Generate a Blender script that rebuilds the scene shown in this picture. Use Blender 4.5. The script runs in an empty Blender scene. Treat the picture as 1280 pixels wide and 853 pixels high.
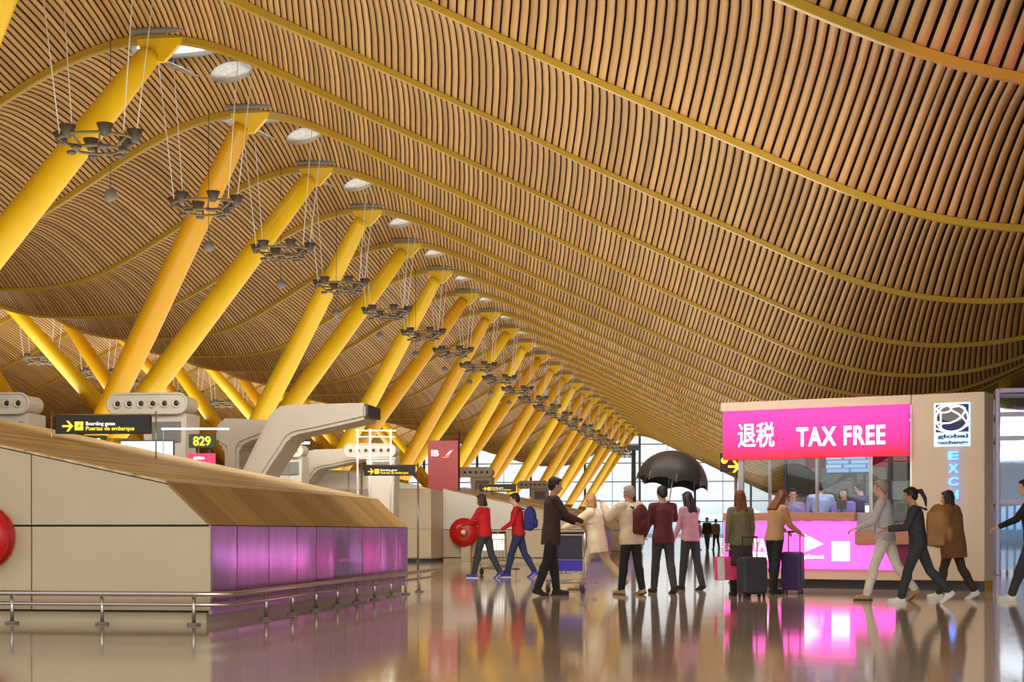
import bpy, bmesh, math, random
import numpy as np
from mathutils import Vector, Matrix
random.seed(7)
SC = bpy.context.scene
COL = SC.collection
PI = math.pi
SC.view_settings.view_transform = 'Standard'
SC.view_settings.look = 'None'

# ------------------------------------------------------------------ camera
F, VX, HY = 2000.0, 945.0, 665.0
PHI = math.atan((VX - 640) / F)
CP, SP = math.cos(PHI), math.sin(PHI)
EYE = 1.0
FWD = Vector((-SP, CP, 0)); RGT = Vector((CP, SP, 0))
cam = bpy.data.cameras.new('camera'); cam_o = bpy.data.objects.new('camera', cam); COL.objects.link(cam_o)
cam.sensor_width = 36; cam.lens = F / 1280 * 36
cam.shift_y = (HY - 426.5) / 1280
cam.clip_end = 1500; cam.clip_start = .1
cam_o.location = (0, 0, EYE); cam_o.rotation_euler = (PI / 2, 0, PHI)
SC.camera = cam_o

def at(x, y, z):
    """point of the hall seen at photo pixel x, y and depth z"""
    return FWD * z + RGT * ((x - 640) / F * z) + Vector((0, 0, EYE + (HY - y) / F * z))
def at_t(x, y, t):
    d = at(x, y, 1.0) - Vector((0, 0, EYE)); return d * (t / d.y) + Vector((0, 0, EYE))
def ground(x, y):
    z = F * EYE / (y - HY)
    p = at(x, y, z); p.z = 0
    return p

# ------------------------------------------------------------------ materials
MATS = {}
def mat(name, col, rough=.5, metal=0, emit=0, ecol=None, noise=0, nscale=8, spec=None, stretch=None, coat=0):
    if name in MATS: return MATS[name]
    m = bpy.data.materials.new(name); m.use_nodes = True
    nt = m.node_tree; b = nt.nodes['Principled BSDF']
    b.inputs['Base Color'].default_value = (*col, 1)
    b.inputs['Roughness'].default_value = rough; b.inputs['Metallic'].default_value = metal
    if spec is not None: b.inputs['Specular IOR Level'].default_value = spec
    if coat: b.inputs['Coat Weight'].default_value = coat; b.inputs['Coat Roughness'].default_value = .12
    if emit:
        b.inputs['Emission Color'].default_value = (*(ecol or col), 1); b.inputs['Emission Strength'].default_value = emit
    if noise:
        tc = nt.nodes.new('ShaderNodeTexCoord'); n = nt.nodes.new('ShaderNodeTexNoise'); n.inputs['Scale'].default_value = nscale
        n.inputs['Detail'].default_value = 4
        src = tc.outputs['Object']
        if stretch:
            mp = nt.nodes.new('ShaderNodeMapping'); mp.inputs['Scale'].default_value = stretch
            nt.links.new(src, mp.inputs['Vector']); src = mp.outputs['Vector']
        nt.links.new(src, n.inputs['Vector'])
        r = nt.nodes.new('ShaderNodeValToRGB')
        r.color_ramp.elements[0].position = .3; r.color_ramp.elements[1].position = .7
        r.color_ramp.elements[0].color = (*[c * (1 - noise) for c in col], 1)
        r.color_ramp.elements[1].color = (*[min(1, c * (1 + noise)) for c in col], 1)
        nt.links.new(n.outputs['Fac'], r.inputs['Fac']); nt.links.new(r.outputs['Color'], b.inputs['Base Color'])
    MATS[name] = m
    return m

def srgb(r, g, b):
    f = lambda c: (c / 255 / 12.92) if c <= 10 else ((c / 255 + .055) / 1.055) ** 2.4
    return (f(r), f(g), f(b))

def slat_material():
    m = bpy.data.materials.new('bamboo_slats'); m.use_nodes = True; nt = m.node_tree; b = nt.nodes['Principled BSDF']
    g = nt.nodes.new('ShaderNodeNewGeometry'); r = nt.nodes.new('ShaderNodeValToRGB')
    cr = r.color_ramp; cr.elements[0].color = (*srgb(168, 128, 76), 1); cr.elements[1].color = (*srgb(198, 156, 98), 1)
    e = cr.elements.new(.5); e.color = (*srgb(184, 142, 86), 1)
    nt.links.new(g.outputs['Random Per Island'], r.inputs['Fac']); nt.links.new(r.outputs['Color'], b.inputs['Base Color'])
    b.inputs['Roughness'].default_value = .45
    return m

M = dict(
    slat=slat_material(),
    back=mat('void_shade', (.012, .008, .006), .9),
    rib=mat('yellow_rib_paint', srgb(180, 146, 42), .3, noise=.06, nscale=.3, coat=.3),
    strut=mat('yellow_column_paint', srgb(244, 202, 22), .35, noise=.06, nscale=.6, coat=.2),
    strut_shade=mat('shaded_column_yellow', srgb(226, 170, 10), .35, noise=.06, nscale=.6, coat=.2),  # for struts in shade: the shade is put into this orange tone
    concrete=mat('concrete', srgb(150, 140, 125), .7, noise=.1),
    beige=mat('beige_panel', srgb(198, 184, 154), .4, noise=.04, nscale=1.2),
    beige_l=mat('pale_panel', srgb(226, 222, 210), .4, noise=.03, nscale=1.2),
    kbeige=mat('kiosk_beige', srgb(200, 180, 154), .5, noise=.03, nscale=2),
    seam=mat('dark_seam', (.03, .025, .02), .8),
    wood=mat('counter_wood', srgb(198, 176, 132), .35, noise=.5, nscale=3, stretch=(2.6, .07, 2.6)),
    wood_d=mat('facet_wood', srgb(146, 118, 70), .4, noise=.22, nscale=3, stretch=(.4, 7, .4)),
    wood_e=mat('facet_wood_pale', srgb(164, 134, 84), .4, noise=.22, nscale=3, stretch=(.4, 7, .4)),
    steel=mat('brushed_steel', (.55, .53, .5), .28, 1),
    steelp=mat('satin_steel_panel', (.5, .3, .5), .24, 1, noise=.15, nscale=1.5, stretch=(1, 3, .4)),  # purple tint stands for reflected pink light
    dark=mat('dark_metal', (.03, .03, .03), .5),
    grey=mat('grey_paint', srgb(120, 120, 115), .5),
    white=mat('white_paint', (.8, .8, .78), .4),
    red=mat('red_paint', srgb(200, 22, 18), .35),
    darkred=mat('totem_red', srgb(204, 12, 18), .35, noise=.05),
    armgrey=mat('arm_plastic', srgb(202, 194, 178), .45, noise=.03, nscale=1),
    cap=mat('arm_end_cap', srgb(62, 60, 62), .5),
    signb=mat('sign_black', (.02, .016, .014), .45),
    signy=mat('sign_yellow', srgb(250, 225, 60), .5, emit=1.0, ecol=srgb(250, 225, 60)),
    signw=mat('sign_white', (.9, .9, .9), .5, emit=.9, ecol=(1, 1, .95)),
    signg=mat('sign_green', srgb(40, 62, 30), .5),
    lightw=mat('white_light', (1, 1, 1), .5, emit=2.2, ecol=(1, 1, 1)),
    ledw=mat('white_letters', (1, 1, 1), .5, emit=1.6, ecol=(1, 1, 1)),
    glow_blue=mat('blue_neon', srgb(20, 60, 255), .5, emit=4.5, ecol=srgb(70, 130, 255)),
    pink=mat('pink_light_panel', srgb(250, 90, 215), .4, emit=1.7, ecol=srgb(255, 84, 190)),
    screen=mat('screen_glow', srgb(190, 225, 240), .3, emit=1.1, ecol=srgb(180, 225, 250)),
)
def glass(name, tint, fac):
    m = bpy.data.materials.new(name); m.use_nodes = True; nt = m.node_tree; nt.nodes.clear()
    o = nt.nodes.new('ShaderNodeOutputMaterial'); t = nt.nodes.new('ShaderNodeBsdfTransparent'); g = nt.nodes.new('ShaderNodeBsdfGlossy'); x = nt.nodes.new('ShaderNodeMixShader')
    t.inputs['Color'].default_value = (*tint, 1); g.inputs['Roughness'].default_value = .02; x.inputs['Fac'].default_value = fac
    nt.links.new(t.outputs[0], x.inputs[1]); nt.links.new(g.outputs[0], x.inputs[2]); nt.links.new(x.outputs[0], o.inputs['Surface'])
    return m
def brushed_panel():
    m = mat('steel_pink_reflection', (.42, .24, .4), .3, 1, noise=.12, nscale=1.5, stretch=(1, 3, .4)); nt = m.node_tree; b = nt.nodes['Principled BSDF']  # the kiosk's pink reflection is put into the steel's base colour
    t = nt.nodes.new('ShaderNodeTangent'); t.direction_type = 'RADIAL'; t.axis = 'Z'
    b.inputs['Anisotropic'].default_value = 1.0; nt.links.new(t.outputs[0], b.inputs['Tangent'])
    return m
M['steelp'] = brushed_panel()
M['glass'] = glass('clear_glass', (.92, .96, .97), .08)
M['glass_b'] = glass('blue_glass', (.8, .88, .97), .1)

# ------------------------------------------------------------------ mesh builder
class MB:
    def __init__(s): s.v = []; s.f = []; s.sm = []
    def add(s, vs, fs, smooth=False):
        o = len(s.v); s.v += [tuple(p) for p in vs]
        for f in fs: s.f.append(tuple(i + o for i in f)); s.sm.append(smooth)
        return s
    def bm(s, b, mtx=None, smooth=False):
        b.verts.index_update()
        vs = [(mtx @ v.co if mtx else v.co.copy()) for v in b.verts]
        s.add(vs, [[v.index for v in f.verts] for f in b.faces], smooth); b.free(); return s
    def box(s, x0, x1, y0, y1, z0, z1, bev=0, mtx=None, seg=1):
        b = bmesh.new(); bmesh.ops.create_cube(b, size=1)
        for v in b.verts: v.co = Vector(((x0 + x1) / 2 + v.co.x * (x1 - x0), (y0 + y1) / 2 + v.co.y * (y1 - y0), (z0 + z1) / 2 + v.co.z * (z1 - z0)))
        if bev: bmesh.ops.bevel(b, geom=list(b.edges), offset=bev, segments=seg, affect='EDGES', profile=.5)
        return s.bm(b, mtx)
    def prism(s, prof, y0, y1, bev=0, mtx=None, axis='Y'):
        """profile points (a, h) extruded along Y (or X)"""
        b = bmesh.new()
        fn = (lambda a, h, y: (a, y, h)) if axis == 'Y' else (lambda a, h, y: (y, a, h))
        A = [b.verts.new(fn(a, h, y0)) for a, h in prof]; B = [b.verts.new(fn(a, h, y1)) for a, h in prof]
        n = len(prof)
        b.faces.new(A); b.faces.new(B[::-1])
        for i in range(n): b.faces.new((A[i], B[i], B[(i + 1) % n], A[(i + 1) % n]))
        bmesh.ops.recalc_face_normals(b, faces=b.faces)
        if bev: bmesh.ops.bevel(b, geom=list(b.edges), offset=bev, segments=2, affect='EDGES')
        return s.bm(b, mtx)
    def tube(s, pts, r, n=8, closed=False, cap=True, smooth=True):
        pts = [Vector(p) for p in pts]; k = len(pts); rs = r if isinstance(r, (list, tuple)) else [r] * k
        up = None; vs = []
        for i, p in enumerate(pts):
            if closed: d = pts[(i + 1) % k] - pts[i - 1]
            else: d = pts[min(i + 1, k - 1)] - pts[max(i - 1, 0)]
            d.normalize()
            if up is None:
                up = Vector((0, 0, 1)) if abs(d.z) < .9 else Vector((1, 0, 0))
            a = d.cross(up).normalized(); up = a.cross(d).normalized()
            for j in range(n):
                t = 2 * PI * j / n; vs.append(p + (a * math.cos(t) + up * math.sin(t)) * rs[i])
        fs = []
        for i in range(k if closed else k - 1):
            for j in range(n):
                a0 = i * n; b0 = ((i + 1) % k) * n
                fs.append((a0 + j, b0 + j, b0 + (j + 1) % n, a0 + (j + 1) % n))
        s.add(vs, fs, smooth)
        if not closed and cap:
            o = len(s.v) - len(vs)
            s.f += [tuple(o + j for j in range(n)), tuple(o + (k - 1) * n + j for j in reversed(range(n)))]; s.sm += [False, False]
        return s
    def lathe(s, prof, n=16, c=(0, 0, 0), smooth=True, axis='Z', cap=True):
        vs = []
        for r, h in prof:
            for j in range(n):
                t = 2 * PI * j / n; a, b = r * math.cos(t), r * math.sin(t)
                vs.append((c[0] + a, c[1] + b, c[2] + h) if axis == 'Z' else (c[0] + a, c[1] + h, c[2] + b) if axis == 'Y' else (c[0] + h, c[1] + a, c[2] + b))
        k = len(prof); fs = [(i * n + j, i * n + (j + 1) % n, (i + 1) * n + (j + 1) % n, (i + 1) * n + j) for i in range(k - 1) for j in range(n)]
        s.add(vs, fs, smooth)
        if cap:
            o = len(s.v) - len(vs)
            s.f += [tuple(o + j for j in reversed(range(n))), tuple(o + (k - 1) * n + j for j in range(n))]; s.sm += [False, False]
        return s
    def ball(s, c, r, n=14, mtx=None):
        b = bmesh.new(); bmesh.ops.create_uvsphere(b, u_segments=n, v_segments=max(6, n // 2 + 1), radius=1)
        rr = r if isinstance(r, (tuple, list)) else (r, r, r)
        for v in b.verts: v.co = Vector((c[0] + v.co.x * rr[0], c[1] + v.co.y * rr[1], c[2] + v.co.z * rr[2]))
        return s.bm(b, mtx, True)
    def limb(s, p0, r0, p1, r1, n=10):
        """tapered capsule"""
        p0, p1 = Vector(p0), Vector(p1); d = (p1 - p0); L = d.length; d.normalize()
        pts = []; rs = []
        for a in (80, 55, 28): pts.append(p0 - d * r0 * math.sin(math.radians(a))); rs.append(r0 * math.cos(math.radians(a)))
        pts.append(p0); rs.append(r0); pts.append(p1); rs.append(r1)
        for a in (28, 55, 80): pts.append(p1 + d * r1 * math.sin(math.radians(a))); rs.append(r1 * math.cos(math.radians(a)))
        return s.tube(pts, rs, n)
    def loft(s, rings, n=18):
        """rings: (centre, rx, ry, xdir, ydir)"""
        vs = []
        for c, rx, ry, X, Y in rings:
            for j in range(n):
                t = 2 * PI * j / n; vs.append(Vector(c) + X * (rx * math.cos(t)) + Y * (ry * math.sin(t)))
        k = len(rings); fs = [(i * n + j, i * n + (j + 1) % n, (i + 1) * n + (j + 1) % n, (i + 1) * n + j) for i in range(k - 1) for j in range(n)]
        s.add(vs, fs, True); o = len(s.v) - len(vs)
        s.f += [tuple(o + j for j in reversed(range(n))), tuple(o + (k - 1) * n + j for j in range(n))]; s.sm += [False, False]
        return s
    def mesh(s, name):
        me = bpy.data.meshes.new(name); me.from_pydata([tuple(p) for p in s.v], [], s.f)
        me.polygons.foreach_set('use_smooth', s.sm); me.update()
        return me
    def make(s, name, m, parent=None):
        me = s.mesh(name); me.materials.append(m)
        return link(name, me, parent)
def link(name, me, parent=None):
    o = bpy.data.objects.new(name, me); COL.objects.link(o)
    if parent is not None: o.parent = parent
    return o
def tag(o, label, cat, group=None, kind=None):
    o['label'] = label; o['category'] = cat
    if group: o['group'] = group
    if kind: o['kind'] = kind
    return o
def thing(name, label, cat, loc=(0, 0, 0), rz=0, group=None):
    o = bpy.data.objects.new(name, None); COL.objects.link(o); o.location = loc; o.rotation_euler = (0, 0, rz)
    o.empty_display_size = .2
    return tag(o, label, cat, group)
def struct(o): o['kind'] = 'structure'; return o
def kids(o): return [c for c in bpy.data.objects if c.parent == o]
def dup(root, loc, rz=None, label=None, group=None):
    r = root.copy(); COL.objects.link(r); r.location = loc
    if rz is not None: r.rotation_euler = (0, 0, rz)
    if label: r['label'] = label
    if group: r['group'] = group
    for ch in root['_k'] if False else list(root.children):
        c = ch.copy(); COL.objects.link(c); c.parent = r
        for g in list(ch.children):
            d = g.copy(); COL.objects.link(d); d.parent = c
    return r
def text(name, s, size, m, parent=None, bold=0, depth=.004, mtx=None, align='LEFT', sx=1, sp=1):
    """upright lettering in the local XZ plane facing -Y"""
    c = bpy.data.curves.new(name, 'FONT'); c.body = s; c.size = size; c.extrude = depth; c.offset = bold; c.align_x = align; c.space_character = sp
    o = bpy.data.objects.new(name, c); COL.objects.link(o)
    dg = bpy.context.evaluated_depsgraph_get()
    me = bpy.data.meshes.new_from_object(o.evaluated_get(dg))
    COL.objects.unlink(o); bpy.data.objects.remove(o); bpy.data.curves.remove(c)
    me.transform(Matrix.Diagonal((sx, 1, 1, 1)))
    me.transform(Matrix.Rotation(PI / 2, 4, 'X'))
    if mtx: me.transform(mtx)
    me.materials.clear(); me.materials.append(m)
    return link(name, me, parent)
ORD = ['zeroth', 'first', 'second', 'third', 'fourth', 'fifth', 'sixth', 'seventh', 'eighth', 'ninth', 'tenth', 'eleventh', 'twelfth', 'thirteenth',
       'fourteenth', 'fifteenth', 'sixteenth', 'seventeenth', 'eighteenth', 'nineteenth', 'twentieth', 'twenty-first', 'twenty-second', 'twenty-third', 'twenty-fourth', 'twenty-fifth', 'twenty-sixth', 'twenty-seventh', 'twenty-eighth']

# ------------------------------------------------------------------ wave roof
BAY = 9.0
T1 = 5.30 * BAY
def tk(k): return T1 + (k - 1) * BAY
KN = [(-33, 10.52), (-31, 10.52), (-30, 10.6), (-29, 10.78), (-28, 11.11), (-27, 11.61), (-26, 12.18), (-25, 12.79), (-24, 13.43), (-23, 14.03), (-22, 14.56), (-21, 15.0), (-20, 15.29),
      (-19, 15.43), (-18, 15.39), (-17, 15.2), (-16, 14.86), (-15, 14.4), (-14, 13.9), (-13, 13.38), (-12, 12.87), (-10, 11.88), (-8, 10.87), (-6, 9.87), (-4, 8.85),
      (-2, 7.88), (0, 6.93), (1, 6.44), (2, 6.0), (3, 5.66), (4, 5.45), (5, 5.35), (5.6, 5.34)]
KX = np.array([a for a, b in KN]); KY = np.array([b for a, b in KN])
def wave(s):
    s = np.asarray(s, float)
    for _ in range(3):
        s = np.where(s > 5.6, 11.2 - s, s); s = np.where(s < -32.5, -65 - s, s)
    # smooth by averaging the piecewise curve
    return sum(np.interp(s + d, KX, KY) for d in (-.5, -.25, 0, .25, .5)) / 5 + EYE
def wslope(s): return (wave(s + .05) - wave(s - .05)) / .1
K0, K1 = -4, 24
S0, S1 = -84.0, 24.0
RIBH = .1      # slats sit this far above the middle of the rib
BULGE = 1.2
def roof(s, t):
    """underside of the slats"""
    u = (t - T1) / BAY; u = u - math.floor(u); d = BULGE * 4 * u * (1 - u)
    x = s
    for _ in range(12):      # the vault swells along the normal of the wave
        g = float(wslope(x)); x = s + g / math.hypot(1, g) * d
    return float(wave(x)) + RIBH + d / math.hypot(1, float(wslope(x)))

def build_slats():
    ss = np.arange(S0, S1, .01); zz = wave(ss); arc = np.concatenate([[0], np.cumsum(np.hypot(np.diff(ss), np.diff(zz)))])
    PITCH, WID = .186, .139
    n = int(arc[-1] / PITCH)
    a0 = np.arange(n) * PITCH
    sl = np.interp(a0, arc, ss); sr = np.interp(a0 + WID, arc, ss)
    V = []; Q = []; base = 0
    for k in range(K0, K1):
        seg = 10 if k < 8 else 6
        u = np.linspace(0, 1, seg + 1); t = tk(k) + u * BAY
        sag = BULGE * 4 * u * (1 - u)
        thick = k < 6
        cols = [(sl, 0), (sr, 0)] if not thick else [(sl, .02), (sl, 0), (sr, 0), (sr, .02)]
        rows = []
        for s_, up in cols:
            g = wslope(s_); nx, nz = -g / np.hypot(1, g), 1 / np.hypot(1, g)
            z0 = wave(s_)
            X = s_[:, None] + nx[:, None] * (sag[None, :] + up); Z = z0[:, None] + RIBH + nz[:, None] * (sag[None, :] + up)
            T = np.broadcast_to(t[None, :], X.shape)
            rows.append(np.stack([X, T, Z], -1))
        A = np.stack(rows, 1)                     # slat, col, seg, 3
        nc = len(cols); A2 = A.reshape(-1, 3); V.append(A2)
        i = np.arange(n)[:, None, None]; c = np.arange(nc - 1)[None, :, None]; j = np.arange(seg)[None, None, :]
        f = lambda ci, jj: base + (i * nc + ci) * (seg + 1) + jj
        q = np.stack(np.broadcast_arrays(f(c, j), f(c, j + 1), f(c + 1, j + 1), f(c + 1, j)), -1).reshape(-1, 4)
        Q.append(q); base += len(A2)
    V = np.concatenate(V); Q = np.concatenate(Q)
    me = bpy.data.meshes.new('ceiling'); me.vertices.add(len(V)); me.vertices.foreach_set('co', V.ravel())
    me.loops.add(Q.size); me.loops.foreach_set('vertex_index', Q.ravel().astype(np.int32))
    me.polygons.add(len(Q)); me.polygons.foreach_set('loop_start', np.arange(0, Q.size, 4, dtype=np.int32)); me.polygons.foreach_set('loop_total', np.full(len(Q), 4, dtype=np.int32))
    me.update(calc_edges=True); me.materials.append(M['slat'])
    struct(link('ceiling', me))
    # near-black sheet above the slats; its colour stands for shade in the gaps
    b = MB(); sx = np.arange(S0, S1 + .1, 1.0); zx = wave(sx); tt = np.linspace(tk(K0), tk(K1), 28 * 6 + 1)
    vs = []
    for t in tt:
        u = (t - T1) / BAY % 1; sag = BULGE * 4 * u * (1 - u) + .2
        for s, z in zip(sx, zx):
            g = float(wslope(s)); L = math.hypot(1, g); vs.append((s - g / L * sag, t, z + RIBH + sag / L))
    n = len(sx)
    b.add(vs, [(i * n + j, i * n + j + 1, (i + 1) * n + j + 1, (i + 1) * n + j) for i in range(len(tt) - 1) for j in range(n - 1)], True)
    nx_ = [-float(wslope(s)) / math.hypot(1, float(wslope(s))) for s in sx]; nz_ = [1 / math.hypot(1, float(wslope(s))) for s in sx]
    for k in range(K0, K1 + 1):      # dark web over every rib closes the gaps between bays
        t = tk(k); lo = [(s + a * (RIBH + .012), t, z + c * (RIBH + .012)) for s, z, a, c in zip(sx, zx, nx_, nz_)]; hi = [(s + a * .75, t, z + c * .75) for s, z, a, c in zip(sx, zx, nx_, nz_)]
        b.add(lo + hi, [(j, j + 1, n + j + 1, n + j) for j in range(n - 1)])
    struct(b.make('ceiling_void_shade', M['back']))
build_slats()

# ribs: one mesh, a copy per bay line
rb = MB(); sx = np.arange(S0, S1 + .1, .5); zx = wave(sx)
hw = .06; prof = [(-hw, .105), (-hw, -.6), (-hw * .6, -1), (hw * .6, -1), (hw, -.6), (hw, .105)]
vs = []
for s, z in zip(sx, zx):
    g = float(wslope(s)); L = math.hypot(1, g); nx, nz = -g / L, 1 / L
    c = min(abs(s + 18.5), abs(s + 46.5)); dp = .02 + .15 * max(0, 1 - (c / 11) ** 2)      # the rib is deepest at the crests
    vs += [(s + nx * (h if h > 0 else h * dp), y, z + nz * (h if h > 0 else h * dp)) for y, h in prof]
rb.add(vs, [(i * 6 + j, i * 6 + (j + 1) % 6, (i + 1) * 6 + (j + 1) % 6, (i + 1) * 6 + j) for i in range(len(sx) - 1) for j in range(6)])
rib0 = None
for k in range(K0, K1 + 1):
    if rib0 is None: o = rib0 = rb.make('roof_rib', M['rib'])
    else: o = rib0.copy(); COL.objects.link(o)
    o.location = (0, tk(k), 0)
    if k == -2: lab = 'wide yellow wavy roof rib crossing the top right corner, catching pink light'
    elif k == -1: lab = 'yellow wavy roof rib directly behind the one in the top right corner'
    elif k == 0: lab = 'yellow wavy roof rib just in front of the first column with a visible top'
    elif k < -2: lab = 'yellow wavy roof rib overhead, %s before the corner rib' % ('one bay' if k == -3 else 'two bays')
    else: lab = 'yellow wavy roof rib carried by the %s column top of the row' % ORD[k]
    tag(o, lab, 'roof beam', 'yellow roof ribs', 'thing')

# ------------------------------------------------------------------ V columns
def strut_mesh(p0, p1):
    b = MB(); p0, p1 = Vector(p0), Vector(p1); d = p1 - p0
    rr = [(0, .36), (.12, .43), (.45, .5), (.75, .46), (.93, .4), (.985, .37), (1.0, .28)]
    b.tube([p0 + d * u for u, r in rr], [r for u, r in rr], 20)
    return b
def bracket_mesh(p1, s, t):
    b = MB(); z = float(wave(s)); p1 = Vector(p1)
    b.prism([(s - .8, z - .05), (s + .95, z - .05), (s + .95, z - .2), (p1.x + .35, p1.z - .35), (p1.x - .3, p1.z - .3), (s - .8, z - .2)], t - .1, t + .1)
    return b
def vcol(base, top_s, ks, label, group, off=0, mats=None):
    root = thing('tilted_column', label, 'column', base, 0, group)
    B = Vector(base)
    p = MB(); p.lathe([(1.05, 0), (.95, .4), (.6, 2.4), (.5, 2.9), (.42, 3.15)], 20); p.make('pier', M['concrete'], root)
    for i, k in enumerate(ks):
        t = tk(k); p1 = Vector((top_s + off, t, float(wave(top_s)) - .42)); p0 = Vector((B.x + (.12 if top_s > B.x else -.12), B.y + (-.25 if i == 0 else .25), 2.9))
        st = strut_mesh(p0 - B, p1 - B).make('strut', M['strut'] if (mats or (1, 1))[i] else M['strut_shade'], root)
        bk = bracket_mesh(p1 - Vector((B.x, B.y, 0)), 0, 0) if False else None
        b = MB(); z = float(wave(top_s)); s = top_s - B.x
        b.prism([(s - .7, z - .02), (s + .75, z - .02), (s + .75, z - .14), (s + off + .42, z - .75), (s + off - .1, z - .75), (s - .7, z - .14)], t - B.y - .09, t - B.y + .09)
        b.make('bracket', M['strut'], st)
        c = MB(); c.box(s - .8, s + .9, t - B.y - .35, t - B.y + .16, z + .12, z + .24, .02); c.make('top_plate', M['grey'], st)
    return root
TS = -18.4
for j in range(0, 12):
    k = 2 * j
    lab = ('nearest yellow V column of the row, its front strut only in the top left corner' if j == 0 else
           'pair of tilted yellow struts, %s V column from the front in the long row' % ORD[j + 1])
    vcol((-27.3, tk(k) + BAY / 2, 0), TS, (k, k + 1), lab, 'yellow V columns in the long row', -.25, (1, 1) if j in (0, 2) else (0, 1) if j in (1, 4) else (1, 0) if j % 2 else (0, 0))
for j in range(1, 9):
    k = 2 * j
    vcol((-35.5, tk(k) + BAY / 2, 0), -46.6, (k, k + 1), 'yellow V column leaning left beyond the roof trough, %s of the far row' % ORD[j], 'yellow V columns of the far row', .25, (1, 0) if j % 2 else (0, 1))

# ------------------------------------------------------------------ skylights and reflector discs at the crests
SKM = mat('skylight_glass', (.9, .92, .95), .3, emit=.95, ecol=(.95, .97, 1))
SKR = mat('skylight_rim', srgb(170, 172, 170), .35)
def mesh_disc():
    m = bpy.data.materials.new('perforated_mirror_grid'); m.use_nodes = True; nt = m.node_tree; b = nt.nodes['Principled BSDF']
    tc = nt.nodes.new('ShaderNodeTexCoord'); br = nt.nodes.new('ShaderNodeTexBrick')
    br.offset = 0; br.inputs['Scale'].default_value = 5; br.inputs['Mortar Size'].default_value = .02
    br.inputs['Color1'].default_value = (.4, .42, .46, 1); br.inputs['Color2'].default_value = (.6, .62, .66, 1); br.inputs['Mortar'].default_value = (.7, .7, .7, 1)
    nt.links.new(tc.outputs['Object'], br.inputs['Vector']); nt.links.new(br.outputs['Color'], b.inputs['Base Color'])
    b.inputs['Metallic'].default_value = .7; b.inputs['Roughness'].default_value = .25
    return m
GRID = mesh_disc()
SC_ = -18.3
def skylight(k, label):
    root = thing('skylight', label, 'skylight', (SC_ - .9, tk(k) + 4.0, 0), 0, 'oval skylights')
    n = 26; rings = []
    for f in (0, .5, 1.0):
        rings.append([(1.6 * f * math.cos(2 * PI * i / n), 1.4 * f * math.sin(2 * PI * i / n)) for i in range(n)])
    P = [[(x, y, roof(SC_ - .9 + x, tk(k) + 4.0 + y) - .07) for x, y in r] for r in rings]
    b = MB(); b.add([P[0][0]] + P[1] + P[2], [(0, 1 + i, 1 + (i + 1) % n) for i in range(n)] + [(1 + i, 1 + n + i, 1 + n + (i + 1) % n, 1 + (i + 1) % n) for i in range(n)]); b.make('glazing', SKM, root)
    r = MB(); r.tube(P[2], .13, 6, True); r.make('rim', SKR, root)
    return root
disc_proto = None
def discs(k):
    global disc_proto
    for (ds, dt, dz, rx, ry, nm, lab) in ((-1.5, 5.4, -.5, .25, .38, 'dark thin reflector disc seen edge on', 'a'), (.4, 5.4, -.75, -.5, -.1, 'silver gridded oval reflector disc', 'b')):
        s = SC_ + ds; t = tk(k) + dt; z = roof(s, t) + dz
        if disc_proto is None:
            b = MB(); b.lathe([(.02, .02), (.72, .02), (.74, 0), (.72, -.02), (.02, -.02)], 28); me = b.mesh('reflector_disc'); me.materials.append(GRID)
            disc_proto = me
        o = link('reflector_disc', disc_proto)
        o.location = (s, t, z)
        o.rotation_euler = (math.radians(2), math.radians(22), 0) if lab == 'a' else (math.radians(-7), math.radians(-17), 0)
        h = MB(); h.tube([(0, 0, 0), (0, 0, .9)], .012, 5); ho = h.make('hanger_rod', M['steel'], o)
        ho.rotation_euler = o.rotation_euler.to_matrix().inverted().to_euler()
        tag(o, nm + ' under the skylight at the %s column top' % ORD[k], 'reflector', 'reflector discs')
for k in range(1, 15):
    skylight(k, 'white lens skylight in the slats beside the %s column top' % ORD[k])
    discs(k)

# ------------------------------------------------------------------ hanging lamp rings
LAMPM = mat('lamp_grey', srgb(92, 84, 80), .5, noise=.1); RINGM = mat('ring_bronze', srgb(128, 114, 84), .45)
CUPL = mat('lamp_glass', (1, 1, 1), .4, emit=2.2, ecol=(1, .97, .9))
def ring_thing(loc, label, group, joined):
    root = thing('hanging_lamp_ring', label, 'pendant lamp', loc, 0, group)
    R = 1.12; P = [(R * math.cos(PI / 8 + i * PI / 4), R * .85 * math.sin(PI / 8 + i * PI / 4)) for i in range(8)]
    fr = MB()
    fr.tube([(x, y, 0) for x, y in P], .045, 6, True); fr.tube([(x * .6, y * .6, -.28) for x, y in P], .045, 6, True)
    for (x, y) in P: fr.tube([(x, y, 0), (x * .6, y * .6, -.28)], .035, 5)
    fr.make('ring_frame', RINGM, root)
    A = [0, 60, 120, 180, 240, 300]
    for i, a in enumerate(A):
        a = math.radians(a); x, y = R * .98 * math.cos(a), R * .83 * math.sin(a)
        c = MB(); c.lathe([(.1, -.12), (.13, -.06), (.24, .22), (.22, .22), (.1, 0)], 12, (x, y, 0.02)); cu = c.make('lamp_cup', LAMPM, root)
        if i % 2 == 0:
            g = MB(); g.lathe([(.02, .2), (.2, .2)], 12, (x, y, 0.0), cap=False); g.make('lamp_glass', CUPL, cu)
        d = MB(); d.lathe([(.13, -.2), (.15, -.14), (.1, -.1)], 10, (x * .72, y * .72, -.18)); d.make('downlight', LAMPM, root)
    for sx in (-1, 1):
        for sy in (-1, 1):
            x, y = sx * R * .85, sy * .45
            x2, y2 = x * 1.55, y * 1.8
            h = roof(loc[0] + x2, loc[1] + y2) - loc[2] + .1
            c = MB(); c.tube([(x, y, .1), (x2, y2, h)], .016, 5); c.make('cable', M['white'], root)
    return root
proto = None
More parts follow.
